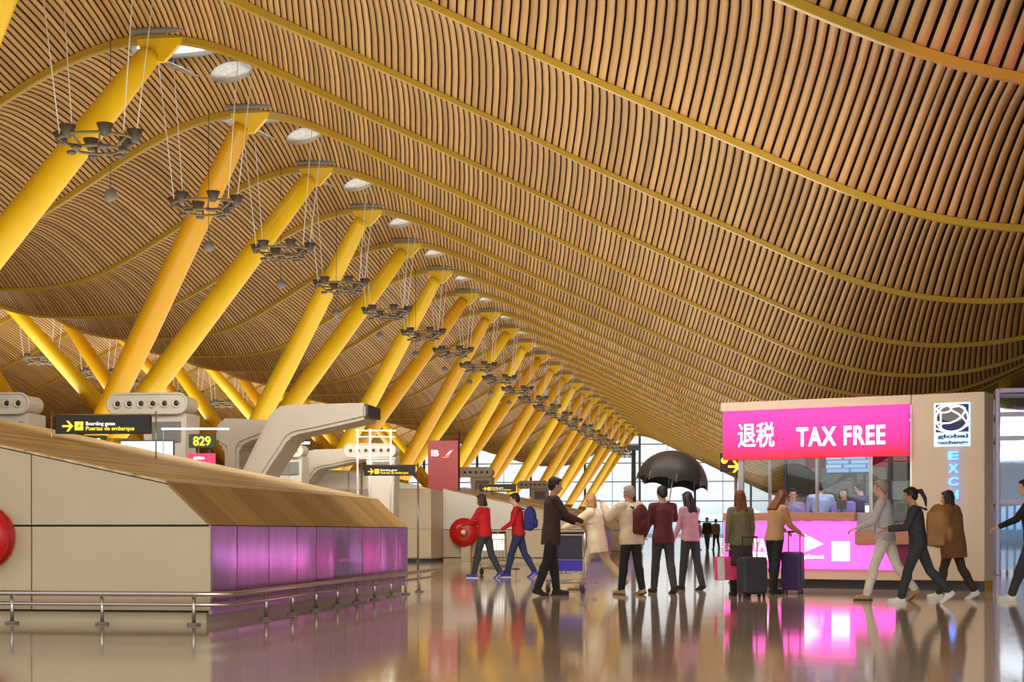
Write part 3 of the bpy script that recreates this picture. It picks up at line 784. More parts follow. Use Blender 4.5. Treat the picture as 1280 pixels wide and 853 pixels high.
nt.links.new(tc.outputs['Generated'], mpg.inputs[0]); nt.links.new(mpg.outputs[0], br.inputs['Vector']); nt.links.new(br.outputs['Color'], bs.inputs['Emission Color']); bs.inputs['Emission Strength'].default_value = .8; bs.inputs['Base Color'].default_value = (.02, .02, .03, 1)
a0, a1 = kp(1032.5, 591.5, -.15), kp(1087, 569, -.15)
b = MB(); b.box(a0[0] - .02, a1[0] + .02, .155, .2, a0[1] - .02, a1[1] + .02, .004); rs = b.make('rate_screen_case', M['dark'], kio)
b = MB(); b.box(a0[0], a1[0], .148, .156, a0[1], a1[1]); b.make('rate_screen', SCRM, kio)
# tower emblem and neon
g0, g1 = kp(1170, 541, 0), kp(1211, 505, 0)
cx, cz = (g0[0] + g1[0]) / 2, (g0[1] + g1[1]) / 2; gw, gh = g1[0] - g0[0], g1[1] - g0[1]
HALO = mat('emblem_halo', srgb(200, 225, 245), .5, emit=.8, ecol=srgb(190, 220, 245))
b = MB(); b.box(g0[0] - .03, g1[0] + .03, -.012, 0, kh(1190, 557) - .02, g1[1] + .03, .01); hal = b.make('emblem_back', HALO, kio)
b = MB(); b.box(g0[0], g1[0], -.02, -.012, g0[1], g1[1], .003); em = b.make('emblem_plate', mat('emblem_navy', srgb(24, 34, 90), .5), kio)
def blob(cx, cz, rx, rz, y, m, rot=0):
    b = MB(); vs = []
    for i in range(28):
        t = 2 * PI * i / 28; x, z = rx * math.cos(t), rz * math.sin(t)
        vs.append((cx + x * math.cos(rot) - z * math.sin(rot), y, cz + x * math.sin(rot) + z * math.cos(rot)))
    b.add(vs, [tuple(range(28))]); return b.make('emblem_lobe', m, em)
GL = mat('emblem_grey', srgb(112, 108, 104), .5)
blob(cx, cz + gh * .17, gw * .46, gh * .3, -.0215, GL, -.15)
ln = MB()
E_ = lambda x, z: (cx + x * gw, -.026, cz + z * gh)
def arc(pts): ln.tube([E_(*p) for p in pts], .013, 6)
arc([(.5 * math.cos(t) * .98, .49 * math.sin(t)) for t in np.linspace(0, 2 * PI, 30)])
arc([(-.24 + .22 * math.cos(t), .34 + .13 * math.sin(t)) for t in np.linspace(0, 2 * PI, 20)])
arc([(-.5, -.1), (-.3, -.18), (-.05, -.17), (.15, -.08), (.3, .05), (.38, .2), (.4, .34), (.3, .42), (.1, .42), (-.05, .37)])
arc([(-.34, .2), (-.34, -.1), (-.33, -.44)])
arc([(-.03, .29), (.15, .18), (.3, .05), (.42, -.12), (.5, -.25)])
arc([(-.5, -.35), (-.3, -.45), (0, -.49), (.25, -.44), (.5, -.25)])
ln.make('emblem_lines', M['ledw'], em)
on_sign('global', 1172, 1210, 549, 543, .003, parent=kio, off=.02, m=mat('emblem_ink', srgb(50, 70, 130), .5))
on_sign('exchange', 1172, 1210, 556.5, 551, .003, parent=kio, off=.02, m=MATS['emblem_ink'])
x0, x1 = 1185.5, 1198
for i, ch in enumerate('EXCHANGE'):
    y0 = 575 + i * 16.3
    on_sign(ch, x0, x1, y0, y0 - 10.5, .004, parent=kio, off=.03, m=M['glow_blue'])
# things on the counter
def kworld(m, out, h): return KO + KU * m + KN_ * out + Vector((0, 0, h))
p = kworld(kx(1045, 640), -.3, zc0)
mo = thing('monitor', 'small black monitor on the kiosk counter', 'monitor', p, KRZ + .2)
b = MB(); b.box(-.09, .09, -.01, .02, .06, .22, .006); b.make('screen', M['dark'], mo)
b = MB(); b.box(-.06, .06, -.05, .05, 0, .012, .003); b.box(-.012, .012, -.01, .012, 0, .08); b.make('stand', M['dark'], mo)
p = kworld(kx(1079, 640), -.3, kh(1080, 665) + .0)
ct = thing('card_terminal', 'pale card reader above the steel screen at the kiosk', 'card reader', p, KRZ)
b = MB(); b.box(-.07, .07, -.03, .03, 0, .5, .01); b.make('case', M['grey'], ct)
b = MB(); b.box(-.05, .05, -.036, -.028, .34, .46, .004); b.make('display', M['signw'], ct)

# yellow arrow sign left of the kiosk
a = at(901, 590, 31.2)
ys = thing('arrow_sign', 'black sign with yellow arrow tucked under the left end of the pink sign', 'sign', a, PHI)
b = MB(); b.box(0, .45, 0, .1, 0, .36, .006); b.make('board', M['signb'], ys)
b = MB(); arrow(b, .14, .38, .1, .045, -.003); b.make('arrow', M['signy'], ys)
b = MB(); b.lathe([(.001, -.006), (.065, -.006), (.065, 0)], 20, (.07, 0, .22), axis='Y'); b.make('dot', M['signy'], ys)
b = MB(); b.tube([(.3, .05, 0), (.3, .05, -a.z)], .03, 8); b.tube([(.3, .05, -a.z), (.3, .05, -a.z + .03)], .15, 12); b.make('pole', M['steel'], ys)

# right edge: glazed lift frame and a V column
a = at(1247, HY + F / 37, 37); a.z = 0
lf = thing('glass_lift_frame', 'steel framed glass lift shaft right of the kiosk tower', 'lift', a, PHI - .25)
HL = 1 + (HY - 486) * 37 / F
LM = mat('lift_steel', srgb(140, 132, 152), .4, 1)
for x, y in ((0, 0), (1.5, 0), (0, 1.6), (1.5, 1.6)):
    b = MB(); b.box(x - .05, x + .05, y - .05, y + .05, 0, HL, .008); b.make('post', LM, lf)
for h in (1.7, HL - 1.15, HL - .6, HL - .05):
    b = MB(); b.box(0, 1.5, -.04, .04, h - .05, h + .05); b.box(0, 1.5, 1.56, 1.64, h - .05, h + .05); b.box(-.04, .04, 0, 1.6, h - .05, h + .05); b.make('cross_bar', LM, lf)
b = MB(); b.box(.06, 1.44, -.01, .01, .1, HL - .1); b.make('pane', M['glass_b'], lf)
b = MB(); b.box(.06, 1.44, 1.59, 1.61, .1, HL - .1); b.make('pane', M['glass_b'], lf)
vb = at(1238, 690, 80); vb.z = 0
vr = thing('tilted_column', 'yellow V column seen between the kiosk tower and the lift', 'column', vb)
for k_, nm in ((-2.2, 0), (2.6, 1)):
    t1_ = vb.y + k_; s1_ = vb.x + (.5 if nm == 0 else -.5)
    b = MB(); e1 = Vector((s1_ - vb.x, k_, roof(s1_, t1_) - .1)); b.tube([(0, .2 * (1 if nm else -1), .5), tuple(e1 * .5 + Vector((0, 0, .3))), tuple(e1)], [.24, .36, .28], 16); b.make('strut', M['strut'], vr)
b = MB(); b.lathe([(.5, 0), (.42, .25), (.3, .6)], 18); b.make('pier', M['concrete'], vr)

a = at(792, HY + F / 120, 120); a.z = 0
lp_ = thing('lamp_post', 'slim dark post rising before the end windows left of the umbrella', 'post', a)
b = MB(); b.tube([(0, 0, 0), (0, 0, 7.2)], [.22, .16], 10); b.make('pole', MUL, lp_)
b = MB(); b.box(-.5, .5, -.2, .2, 7.1, 7.5, .05); b.make('lamp_head', MUL, lp_)
# ------------------------------------------------------------------ people
def remesh(mb, voxel, smooth=2):
    me = mb.mesh('tmp'); o = bpy.data.objects.new('tmp', me); COL.objects.link(o)
    r = o.modifiers.new('r', 'REMESH'); r.mode = 'VOXEL'; r.voxel_size = voxel; r.use_smooth_shade = True
    s = o.modifiers.new('s', 'SMOOTH'); s.factor = .5; s.iterations = smooth
    bpy.context.view_layer.update()
    out = bpy.data.meshes.new_from_object(o.evaluated_get(bpy.context.evaluated_depsgraph_get()))
    COL.objects.unlink(o); bpy.data.objects.remove(o); bpy.data.meshes.remove(me)
    return out
def skin_mat(t): return mat('skin_%s' % t, {'light': srgb(214, 168, 140), 'mid': srgb(188, 136, 104), 'dark': srgb(120, 80, 58)}[t], .55)
def cloth(name, rgb, rough=.8, noise=.12): return mat('cloth_' + name, srgb(*rgb), rough, noise=noise, nscale=9)
def person(loc, face, label, h=1.75, legs=((12, 4), (-14, 12)), arms=((5, 8, 15), (5, 8, 15)), lean=2, head=0, turn=0, top=None, bottom=None, shoes=None, skin='light', hair='brown', hairstyle='short',
           hem=.86, skirt=None, female=False, hood=False, coarse=1.0, group=None, puffy=0, sleeves=True, beard=False):
    """face: yaw of the facing direction against the camera's: 0 away from the camera, 90 to the left of the photo, -90 to the right, 180 towards the camera"""
    k = h / 1.75
    V3 = lambda x, y, z: Vector((x, y, z)) * k
    R = math.radians
    # forward kinematics, facing +Y, X to the person's right
    pel = V3(0, 0, .93)
    J = {}
    for i, sd in enumerate((-1, 1)):
        a, kn = legs[i]
        hip = pel + V3(sd * .092, 0, -.02)
        knee = hip + V3(0, math.sin(R(a)), -math.cos(R(a))) * .43
        ank = knee + V3(0, math.sin(R(a - kn)), -math.cos(R(a - kn))) * .415
        J['hip', sd], J['knee', sd], J['ank', sd] = hip, knee, ank
        J['shank', sd] = a - kn
    low = min(J['ank', s].z - (.05 * k if J['shank', s] < -12 else 0) * 0 for s in (-1, 1))
    dz = .075 * k - low
    up = V3(0, math.sin(R(lean)), math.cos(R(lean))) / k; fw = V3(0, math.cos(R(lean)), -math.sin(R(lean))) / k
    X = Vector((1, 0, 0))
    def T(x, y, z): return pel + (X * x + fw * y + up * z) * k
    sw = .165 if female else .185
    neck = T(0, .0, .53); hc = R(head); hup = (up * math.cos(hc) + fw * math.sin(hc)).normalized(); hfw = (fw * math.cos(hc) - up * math.sin(hc)).normalized()
    HX = (X * math.cos(R(turn)) + hfw * math.sin(R(turn))).normalized(); hf2 = hup.cross(HX).normalized()
    headc = neck + (hup * .155 + hfw * .02) * k
    def H(x, y, z): return headc + (HX * x + hf2 * y + hup * z) * k
    for i, sd in enumerate((-1, 1)):
        fl, ab, el = arms[i]
        sh = T(sd * sw, 0, .475)
        d1 = (X * (sd * math.sin(R(ab))) + (fw * math.sin(R(fl)) - up * math.cos(R(fl))) * math.cos(R(ab))).normalized()
        elb = sh + d1 * .285 * k
        f2 = fl + el
        d2 = (X * (sd * math.sin(R(ab)) * .3 - sd * .12 * (el > 40)) + (fw * math.sin(R(f2)) - up * math.cos(R(f2)))).normalized()
        wr = elb + d2 * .25 * k
        J['sh', sd], J['elb', sd], J['wr', sd], J['hd', sd] = sh, elb, wr, d2
    shift = Vector((0, 0, dz))
    # ---- body
    b = MB()
    b.loft([(T(0, 0, -.08), .13 * k, .10 * k, X, fw), (T(0, -.01, .0), .165 * k, .115 * k, X, fw), (T(0, 0, .14), .135 * k, .1 * k, X, fw), (T(0, .01, .3), .155 * k, .115 * k, X, fw), (T(0, 0, .42), .165 * k, .11 * k, X, fw), (T(0, -.01, .5), .1 * k, .075 * k, X, fw)])
    b.limb(T(0, -.01, .47), .062 * k, headc - hup * .04 * k, .055 * k)
    for sd in (-1, 1):
        b.limb(T(sd * .06, 0, .48), .065 * k, J['sh', sd], .06 * k)
        b.limb(J['sh', sd], .052 * k, J['elb', sd], .042 * k); b.limb(J['elb', sd], .042 * k, J['wr', sd], .028 * k)
        b.limb(J['hip', sd], .088 * k, J['knee', sd], .058 * k); b.limb(J['knee', sd], .056 * k, J['ank', sd], .038 * k)
        cal = J['knee', sd].lerp(J['ank', sd], .3) + Vector((0, -.018 * k, 0)); b.limb(cal, .052 * k, J['knee', sd].lerp(J['ank', sd], .6), .042 * k)
        # foot
        s_ = J['shank', sd]; pitch = R(min(0, s_ * 1.1)) if s_ < -8 else 0
        fd = Vector((0, math.cos(pitch), math.sin(pitch)))
        b.limb(J['ank', sd] + Vector((0, -.03 * k, -.03 * k)), .038 * k, J['ank', sd] + fd * .15 * k + Vector((0, 0, -.045 * k)), .03 * k)
        J['fd', sd] = fd
        # hand: palm, four fingers, thumb
        d = J['hd', sd]; w = J['wr', sd]; side = X - d * d.dot(X); side = side.normalized() if side.length > .1 else fw
        nrm = d.cross(side).normalized()
        palm = w + d * .05 * k
        for q in (-.024, -.008, .008, .024): b.limb(w + d * .01 * k + side * q * .7 * k, .014 * k, w + d * .088 * k + side * q * k, .012 * k, 6)
        for q, L in ((-.03, .055), (-.0105, .072), (.0105, .078), (.03, .068)):
            p0 = w + d * .09 * k + side * q * k; p1 = p0 + (d * .93 - nrm * .3 * sd) * (L * .55) * k; p2 = p1 + (d * .6 - nrm * .75 * sd) * (L * .55) * k
            b.limb(p0, .0095 * k, p1, .009 * k, 6); b.limb(p1, .009 * k, p2, .0075 * k, 6)
        tb = w + d * .03 * k - side * sd * .03 * k; b.limb(tb, .012 * k, tb + (d * .7 - side * sd * .65) * .042 * k, .0105 * k, 6)
        b.limb(tb + (d * .7 - side * sd * .65) * .042 * k, .0105 * k, tb + (d * .95 - side * sd * .7) * .066 * k, .009 * k, 6)
    # head
    def ell(x, y, z, rx, ry, rz):
        m = Matrix((HX, hf2, hup)).transposed().to_4x4(); m.translation = H(x, y, z)
        b.ball((0, 0, 0), (rx * k, ry * k, rz * k), 20, m)
    ell(0, -.012, .03, .075, .094, .092); ell(0, .022, -.045, .056, .066, .066); ell(0, .05, -.083, .03, .026, .024)
    b.limb(H(0, .085, .005), .008 * k, H(0, .106, -.032), .013 * k, 8); ell(0, .078, -.062, .024, .013, .012); ell(0, .074, .022, .05, .016, .013)
    for sd in (-1, 1): ell(sd * .078, -.005, -.008, .011, .02, .03)
    me = remesh(b, .0075 * coarse, 2); me.transform(Matrix.Translation(shift)); me.materials.append(skin_mat(skin))
    o = link('person', me); o.location = loc; o.rotation_euler = (0, 0, PHI + R(face)); tag(o, label, 'person', group)
    def child(name, mb, m, vox=None, par=None, sm=2):
        me = remesh(mb, vox * coarse, sm) if vox else mb.mesh(name)
        me.transform(Matrix.Translation(shift)); me.materials.clear(); me.materials.append(m)
        return link(name, me, par or o)
    # face
    if coarse < 1.7:
        for sd in (-1, 1):
            e = MB(); e.ball(tuple(H(sd * .031, .076, .002)), .0115 * k, 10); ew = child('eye', e, M['white'])
            e = MB(); e.ball(tuple(H(sd * .031, .084, .002)), .0062 * k, 8); child('iris', e, M['dark'], None, ew)
        e = MB(); m_ = Matrix((HX, hf2, hup)).transposed().to_4x4(); m_.translation = H(0, .089, -.062); e.ball((0, 0, 0), (.022 * k, .006 * k, .0055 * k), 10, m_); child('mouth', e, mat('lips', srgb(160, 84, 78), .5))
    # hair
    HC = mat('hair_' + hair, {'brown': srgb(66, 42, 26), 'dark': srgb(26, 19, 16), 'light': srgb(168, 124, 74), 'grey': srgb(150, 140, 130), 'auburn': srgb(112, 58, 28)}[hair], .55, noise=.3, nscale=30)
    hb = MB()
    def hell(x, y, z, rx, ry, rz):
        m = Matrix((HX, hf2, hup)).transposed().to_4x4(); m.translation = H(x, y, z); hb.ball((0, 0, 0), (rx * k, ry * k, rz * k), 20, m)
    hell(0, -.028, .05, .084, .094, .088); hell(0, -.06, .005, .078, .058, .085); hell(0, .03, .095, .06, .055, .028)
    for sd in (-1, 1): hell(sd * .072, -.02, .03, .016, .05, .05)
    if hairstyle == 'long':
        for q in (-.05, -.02, .02, .05): hb.limb(H(q, -.06, .02), .04 * k, H(q * 1.35, -.09, -.26), .035 * k)
        for sd in (-1, 1): hb.limb(H(sd * .075, -.01, .03), .026 * k, H(sd * .085, .0, -.2), .024 * k)
    elif hairstyle == 'tail':
        hb.limb(H(0, -.1, .05), .03 * k, H(0, -.17, .04), .034 * k); hb.limb(H(0, -.17, .04), .034 * k, H(0, -.2, -.08), .03 * k); hb.limb(H(0, -.2, -.08), .03 * k, H(0, -.19, -.2), .014 * k)
    elif hairstyle == 'bun': hell(0, -.12, .07, .045, .045, .045)
    elif hairstyle == 'bob':
        for q in (-.06, -.03, 0, .03, .06): hb.limb(H(q, -.06, .02), .035 * k, H(q * 1.2, -.06, -.1), .034 * k)
        for sd in (-1, 1): hb.limb(H(sd * .078, -.0, .03), .024 * k, H(sd * .082, .005, -.09), .024 * k)
    child('hair', hb, HC, .011)
    if beard:
        bb = MB(); m_ = Matrix((HX, hf2, hup)).transposed().to_4x4(); m_.translation = H(0, .035, -.085); bb.ball((0, 0, 0), (.055 * k, .058 * k, .04 * k), 14, m_); child('beard', bb, HC)
    # clothes
    g = .014 * k + puffy * k
    if top:
        t = MB(); hz = hem - .93
        t.loft([(T(0, 0, hz), (.185 + puffy) * k, (.145 + puffy) * k, X, fw), (T(0, 0, max(hz + .04, -.02)), .178 * k + g, .128 * k + g, X, fw), (T(0, 0, .15), .142 * k + g, .112 * k + g, X, fw), (T(0, .01, .3), .162 * k + g, .122 * k + g, X, fw), (T(0, 0, .42), .168 * k + g, .112 * k + g, X, fw), (T(0, -.01, .505), .085 * k + g * .6, .075 * k + g * .6, X, fw), (T(0, -.01, .53), .068 * k, .066 * k, X, fw)])
        for sd in (-1, 1):
            t.limb(T(sd * .06, 0, .48), .07 * k, J['sh', sd], .068 * k + puffy * .5 * k)
            e = J['elb', sd]
            if sleeves:
                t.limb(J['sh', sd], .066 * k + puffy * k, e, .054 * k + puffy * k); t.limb(e, .054 * k + puffy * k, J['elb', sd].lerp(J['wr', sd], .93), .04 * k + puffy * .6 * k)
            else: t.limb(J['sh', sd], .066 * k, J['sh', sd].lerp(e, .6), .06 * k)
        if hood: t.limb(T(-.07, -.07, .5), .05 * k, T(.07, -.07, .5), .05 * k); t.limb(T(0, -.09, .44), .06 * k, T(0, -.08, .52), .06 * k)
        child('jacket' if sleeves else 'shirt', t, top, .014)
    if bottom:
        t = MB()
        t.loft([(T(0, 0, -.1), .15 * k, .115 * k, X, fw), (T(0, -.01, 0), .178 * k, .13 * k, X, fw), (T(0, 0, .12), .145 * k, .112 * k, X, fw)])
        for sd in (-1, 1):
            t.limb(J['hip', sd], .1 * k, J['knee', sd], .07 * k); t.limb(J['knee', sd], .074 * k, J['knee', sd].lerp(J['ank', sd], .94), .06 * k); t.limb(J['knee', sd].lerp(J['ank', sd], .2) + Vector((0, -.016 * k, 0)), .07 * k, J['knee', sd].lerp(J['ank', sd], .62), .062 * k)
        child('trousers', t, bottom, .014)
    if skirt:
        t = MB(); c = (J['knee', -1] + J['knee', 1]) / 2; c.z += .02 * k
        t.loft([(c, .22 * k, .2 * k, X, Vector((0, 1, 0))), (pel + V3(0, 0, -.2), .2 * k, .16 * k, X, fw), (pel, .182 * k, .135 * k, X, fw), (T(0, 0, .13), .145 * k, .112 * k, X, fw)])
        child('skirt', t, skirt, .016)
    if shoes:
        for sd in (-1, 1):
            t = MB(); fd = J['fd', sd]; a = J['ank', sd]
            t.limb(a + Vector((0, -.035 * k, -.028 * k)), .045 * k, a + fd * .155 * k + Vector((0, 0, -.038 * k)), .038 * k); t.limb(a, .05 * k, a + fd * .06 * k + Vector((0, 0, -.03 * k)), .044 * k)
            sh_ = child('shoe', t, shoes, .011)
            s_ = MB(); q = a + fd * .05 * k; n_ = fd.cross(X).normalized()
            s_.loft([(a + fd * .05 * k - Vector((0, 0, .075 * k)), .046 * k, .14 * k, X, fd), (a + fd * .05 * k - Vector((0, 0, .058 * k)), .048 * k, .143 * k, X, fd)]); child('sole', s_, M['white'] if shoes.name in ('cloth_white_shoe', 'cloth_blue_shoe') else M['dark'], None, sh_)
    info = {n: (o, J, shift) for n in ('x',)}['x']
    bpy.context.view_layer.update()
    o['h'] = 0; del o['h']
    W = lambda p: o.matrix_world @ (p + shift)
    return o, {'lh': W(J['wr', -1] + J['hd', -1] * .08 * k), 'rh': W(J['wr', 1] + J['hd', 1] * .08 * k), 'T': lambda x, y, z: W(T(x, y, z)), 'rz': o.rotation_euler.z, 'head': W(headc)}

# ---- luggage
def suitcase(loc, rz, w, d, h, m, label, handle=.3, rib=True):
    root = thing('suitcase', label, 'suitcase', loc, rz)
    b = MB(); b.box(-w / 2, w / 2, -d / 2, d / 2, .06, h, .05, seg=3); b.make('shell', m, root)
    if rib:
        b = MB()
        for i in range(6):
            x = -w / 2 + w * (i + 1) / 7; b.box(x - .012, x + .012, -d / 2 - .008, d / 2 + .008, .12, h - .06, .004)
        b.make('ridges', m, root)
    b = MB()
    for s in (-1, 1): b.tube([(s * w * .28, d * .3, h - .02), (s * w * .28, d * .3, h + handle)], .01, 6)
    b.tube([(-w * .3, d * .3, h + handle), (w * .3, d * .3, h + handle)], .016, 8); b.make('handle', M['dark'], root)
    for sx in (-1, 1):
        for sy in (-1, 1):
            q = MB(); q.lathe([(.02, -.015), (.035, -.012), (.035, .012), (.02, .015)], 12, (sx * w * .38, sy * d * .32, .035), axis='X'); q.make('wheel', M['dark'], root)
    return root
def backpack(p, rz, w, d, h, m, label, tilt=0):
    root = thing('backpack', label, 'backpack', p, rz)
    root.rotation_euler = (tilt, 0, rz)
    b = MB(); b.ball((0, -d * .5, 0), (w / 2, d * .55, h / 2), 20); b.box(-w * .42, w * .42, -d * .8, 0, -h * .46, h * .34, .04, seg=2); me = remesh(b, .018, 3); me.materials.append(m); link('bag', me, root)
    b = MB(); b.ball((0, -d * .98, -h * .18), (w * .34, d * .2, h * .2), 14); b.make('front_pocket', m, root)
    for s in (-1, 1):
        st = MB(); st.tube([(s * w * .26, .0, h * .36), (s * w * .28, .09, h * .42), (s * w * .3, .24, h * .3), (s * w * .32, .26, h * .02), (s * w * .32, .12, -h * .25), (s * w * .3, .0, -h * .36)], .018, 6); st.make('strap', M['dark'], root)
    return root
def trolley(loc, rz, label, panel, stripe=None, words=False):
    """+Y is the way it is pushed"""
    root = thing('luggage_trolley', label, 'luggage trolley', loc, rz)
    b = MB(); W = .34
    for s in (-1, 1): b.tube([(s * W, -.35, .98), (s * W, -.3, .25), (s * W, -.25, .16), (s * W * .7, .55, .14)], .018, 8)
    b.tube([(-W * .7, .55, .14), (W * .7, .55, .14)], .018, 8); b.tube([(-W, -.28, .2), (W, -.28, .2)], .018, 8)
    for i in range(5): b.tube([(-W * .8 + i * W * .4, -.26, .17), (-W * .6 + i * W * .3, .55, .15)], .01, 6)
    b.make('frame', M['steel'], root)
    b = MB(); b.tube([(-W, -.35, .98), (W, -.35, .98)], .024, 10); b.make('handle_bar', M['dark'], root)
    b = MB()
    for i in range(9): b.tube([(-W + .02 + i * (2 * W - .04) / 8, -.33, .82), (-W + .02 + i * (2 * W - .04) / 8, -.29, .3)], .007, 5)
    for z in (.82, .56, .32): b.tube([(-W, -.34 + (.82 - z) * .08, z), (W, -.34 + (.82 - z) * .08, z)], .009, 6)
    b.make('back_grid', M['steel'], root)
    b = MB(); b.box(-.31, .31, -.375, -.355, .55, .94, .006); pn = b.make('notice_panel', panel, root)
    if stripe:
        b = MB(); b.box(-.31, .31, -.37, -.35, .36, .54, .004); b.make('stripe_panel', stripe, root)
    if words:
        b = MB(); b.box(-.29, .29, -.38, -.375, .84, .86); b.box(-.29, .29, -.38, -.375, .58, .6); b.box(-.2, .2, -.38, -.375, .74, .79); b.box(-.24, -.06, -.38, -.375, .64, .7); b.box(0, .24, -.38, -.375, .64, .7); b.make('printed_marks', M['dark'], pn)
    for x, y in ((-W * .9, -.3), (W * .9, -.3), (0, .5)):
        w = MB(); w.lathe([(.02, -.02), (.075, -.018), (.075, .018), (.02, .02)], 16, (x, y, .075), axis='X'); w.make('wheel', M['dark'], root)
        w = MB(); w.box(x - .03, x + .03, y - .03, y + .03, .085, .17); w.make('wheel_fork', M['steel'], root)
    return root

SH_D = cloth('dark_shoe', (40, 32, 28)); SH_W = cloth('white_shoe', (225, 222, 215)); SH_T = cloth('tan_shoe', (176, 140, 100)); SH_B = cloth('blue_shoe', (60, 70, 180))
JEAN = cloth('blue_jeans', (44, 52, 92)); BLK = cloth('black', (26, 24, 26)); CHAR = cloth('charcoal', (54, 56, 60)); CREAM = cloth('cream', (214, 196, 166)); BEIGE = cloth('beige_trousers', (190, 168, 130))
RED = cloth('red', (190, 18, 26)); BROWN = cloth('dark_brown', (62, 42, 32)); MAROON = cloth('maroon', (86, 26, 28)); ROSE = cloth('rose', (206, 150, 165)); OLIVE = cloth('olive', (112, 104, 74)); TAN = cloth('tan', (176, 134, 92)); RUST = cloth('rust_brown', (122, 82, 48))
WHT = cloth('white', (226, 220, 208)); SKYB = cloth('sky_blue_shirt', (160, 190, 225)); NAVY = cloth('navy', (36, 42, 92)); LILAC = cloth('lilac_blue', (120, 120, 200)); BLUEB = cloth('blue_bag', (40, 50, 120)); PINKB = cloth('pink_bag', (240, 80, 130))
rest = (4, 8, 12)
# left pair with a trolley
p, i = person(ground(606, 723), 62, 'person in red jacket pushing the trolley with the framed white notice', 1.84, ((16, 4), (-14, 16)), ((38, 6, 42), (38, 6, 42)), 4, 8, 0, RED, CHAR, SH_B, 'light', 'brown', 'bob', female=True)
g = ground(624, 719); trolley(g, PHI + math.radians(180 + 62 - 35), 'luggage trolley with framed white notice beside the red jacketed pair', M['signw'], None, True)
p, i = person(ground(648, 722), 84, 'person in red sweater and jeans wearing a blue backpack, walking left', 1.88, ((18, 6), (-16, 14)), ((20, 8, 40), (-12, 10, 20)), 4, 6, 0, RED, JEAN, SH_B, 'light', 'dark', 'short')
backpack(i['T'](0, -.14, .28), i['rz'], .34, .26, .56, BLUEB, 'dark blue backpack worn by the person in red sweater')
# man in dark clothes with trolley
p, i = person(ground(689, 745), -78, 'man in long dark brown jacket standing tall, pushing a slatted trolley to the right', 1.86, ((8, 2), (-12, 8)), ((36, 5, 34), (38, 5, 34)), 3, 4, 0, BROWN, BLK, SH_D, 'mid', 'dark', 'short', hem=.74)
trolley(ground(715, 741), PHI + math.radians(-22), 'luggage trolley with dark blue panels pushed by the man in brown', cloth('slate', (58, 64, 78)), mat('blue_panel', srgb(70, 62, 190), .5))
# cream walkers
p, i = person(ground(746, 738), 70, 'person in cream coat and beige trousers striding left, arms stretched forward', 1.72, ((24, 4), (-24, 22)), ((62, 6, 14), (70, 6, 10)), 8, 4, 0, CREAM, BEIGE, SH_T, 'light', 'light', 'bob', hem=.7, female=True, puffy=.03)
p, i = person(ground(789, 744), 40, 'person in cream padded vest and dark trousers with one arm raised', 1.74, ((10, 2), (-8, 6)), ((60, 10, 80), (20, 10, 30)), 3, 2, 0, CREAM, BLK, SH_T, 'mid', 'grey', 'short', hem=.8, puffy=.03)
backpack(i['T'](0, -.15, .26), i['rz'], .3, .18, .5, MAROON, 'dark maroon backpack on the person in the cream vest')
# umbrella bearer and the person with a phone
p, i = person(ground(829, 742), 20, 'person in maroon top and charcoal trousers beneath the dark umbrella', 1.76, ((12, 3), (-10, 10)), ((10, 8, 30), (42, 24, 92)), 2, 4, 0, MAROON, CHAR, SH_D, 'mid', 'dark', 'short', hem=.8)
rh = i['rh']
um = thing('umbrella', 'large dark dome umbrella held up behind the crowd by the person in maroon', 'umbrella', rh, PHI)
um.rotation_euler = (math.radians(-4), math.radians(9), PHI)
b = MB(); nR = 8; cz = .92
UMM = mat('umbrella_fabric', srgb(38, 34, 30), .55, noise=.5, nscale=2.5)
vs = []; fs = []; rows = 9
for r in range(rows + 1):
    a = PI / 2 * r / rows * 1.02
    for j in range(48):
        t = 2 * PI * j / 48; sc = 1 - .06 * (r / rows) * abs(math.sin(t * nR / 2)) ** .7; rad = .6 * math.sin(a) * sc
        vs.append((rad * math.cos(t), rad * math.sin(t), cz - .56 + .56 * math.cos(a) + (.06 * abs(math.sin(t * nR / 2)) * (r / rows) ** 3)))
for r in range(rows):
    for j in range(48): fs.append((r * 48 + j, (r + 1) * 48 + j, (r + 1) * 48 + (j + 1) % 48, r * 48 + (j + 1) % 48))
b.add(vs, fs, True); cn = b.make('canopy', UMM, um)
b = MB(); b.tube([(0, 0, -.06), (0, 0, cz + .07)], .009, 8); b.make('shaft', M['steel'], um)
b = MB(); b.lathe([(.012, -.1), (.018, -.05), (.016, .06)], 10); b.make('grip', M['dark'], um)
for j in range(nR):
    t = 2 * PI * j / nR; rbm = MB(); rbm.tube([(.6 * math.sin(a) * math.cos(t), .6 * math.sin(a) * math.sin(t), cz - .575 + .56 * math.cos(a)) for a in np.linspace(.05, PI / 2 * 1.02, 8)], .005, 5); rbm.make('rib', M['steel'], um)
p, i = person(ground(863, 738), 35, 'person in rose top and charcoal trousers checking a phone under the umbrella edge', 1.7, ((10, 3), (-10, 10)), ((12, 8, 20), (34, 8, 80)), 3, 14, 0, ROSE, CHAR, SH_D, 'light', 'dark', 'long', female=True)
ph = thing('phone', 'small phone held by the person in the rose top', 'phone', i['rh'], PHI)
b = MB(); b.box(-.036, .036, -.005, .005, -.06, .09, .004); b.make('phone_body', M['dark'], ph)
b = MB(); b.box(-.031, .031, -.0075, -.005, -.05, .08); b.make('phone_screen', M['screen'], ph)
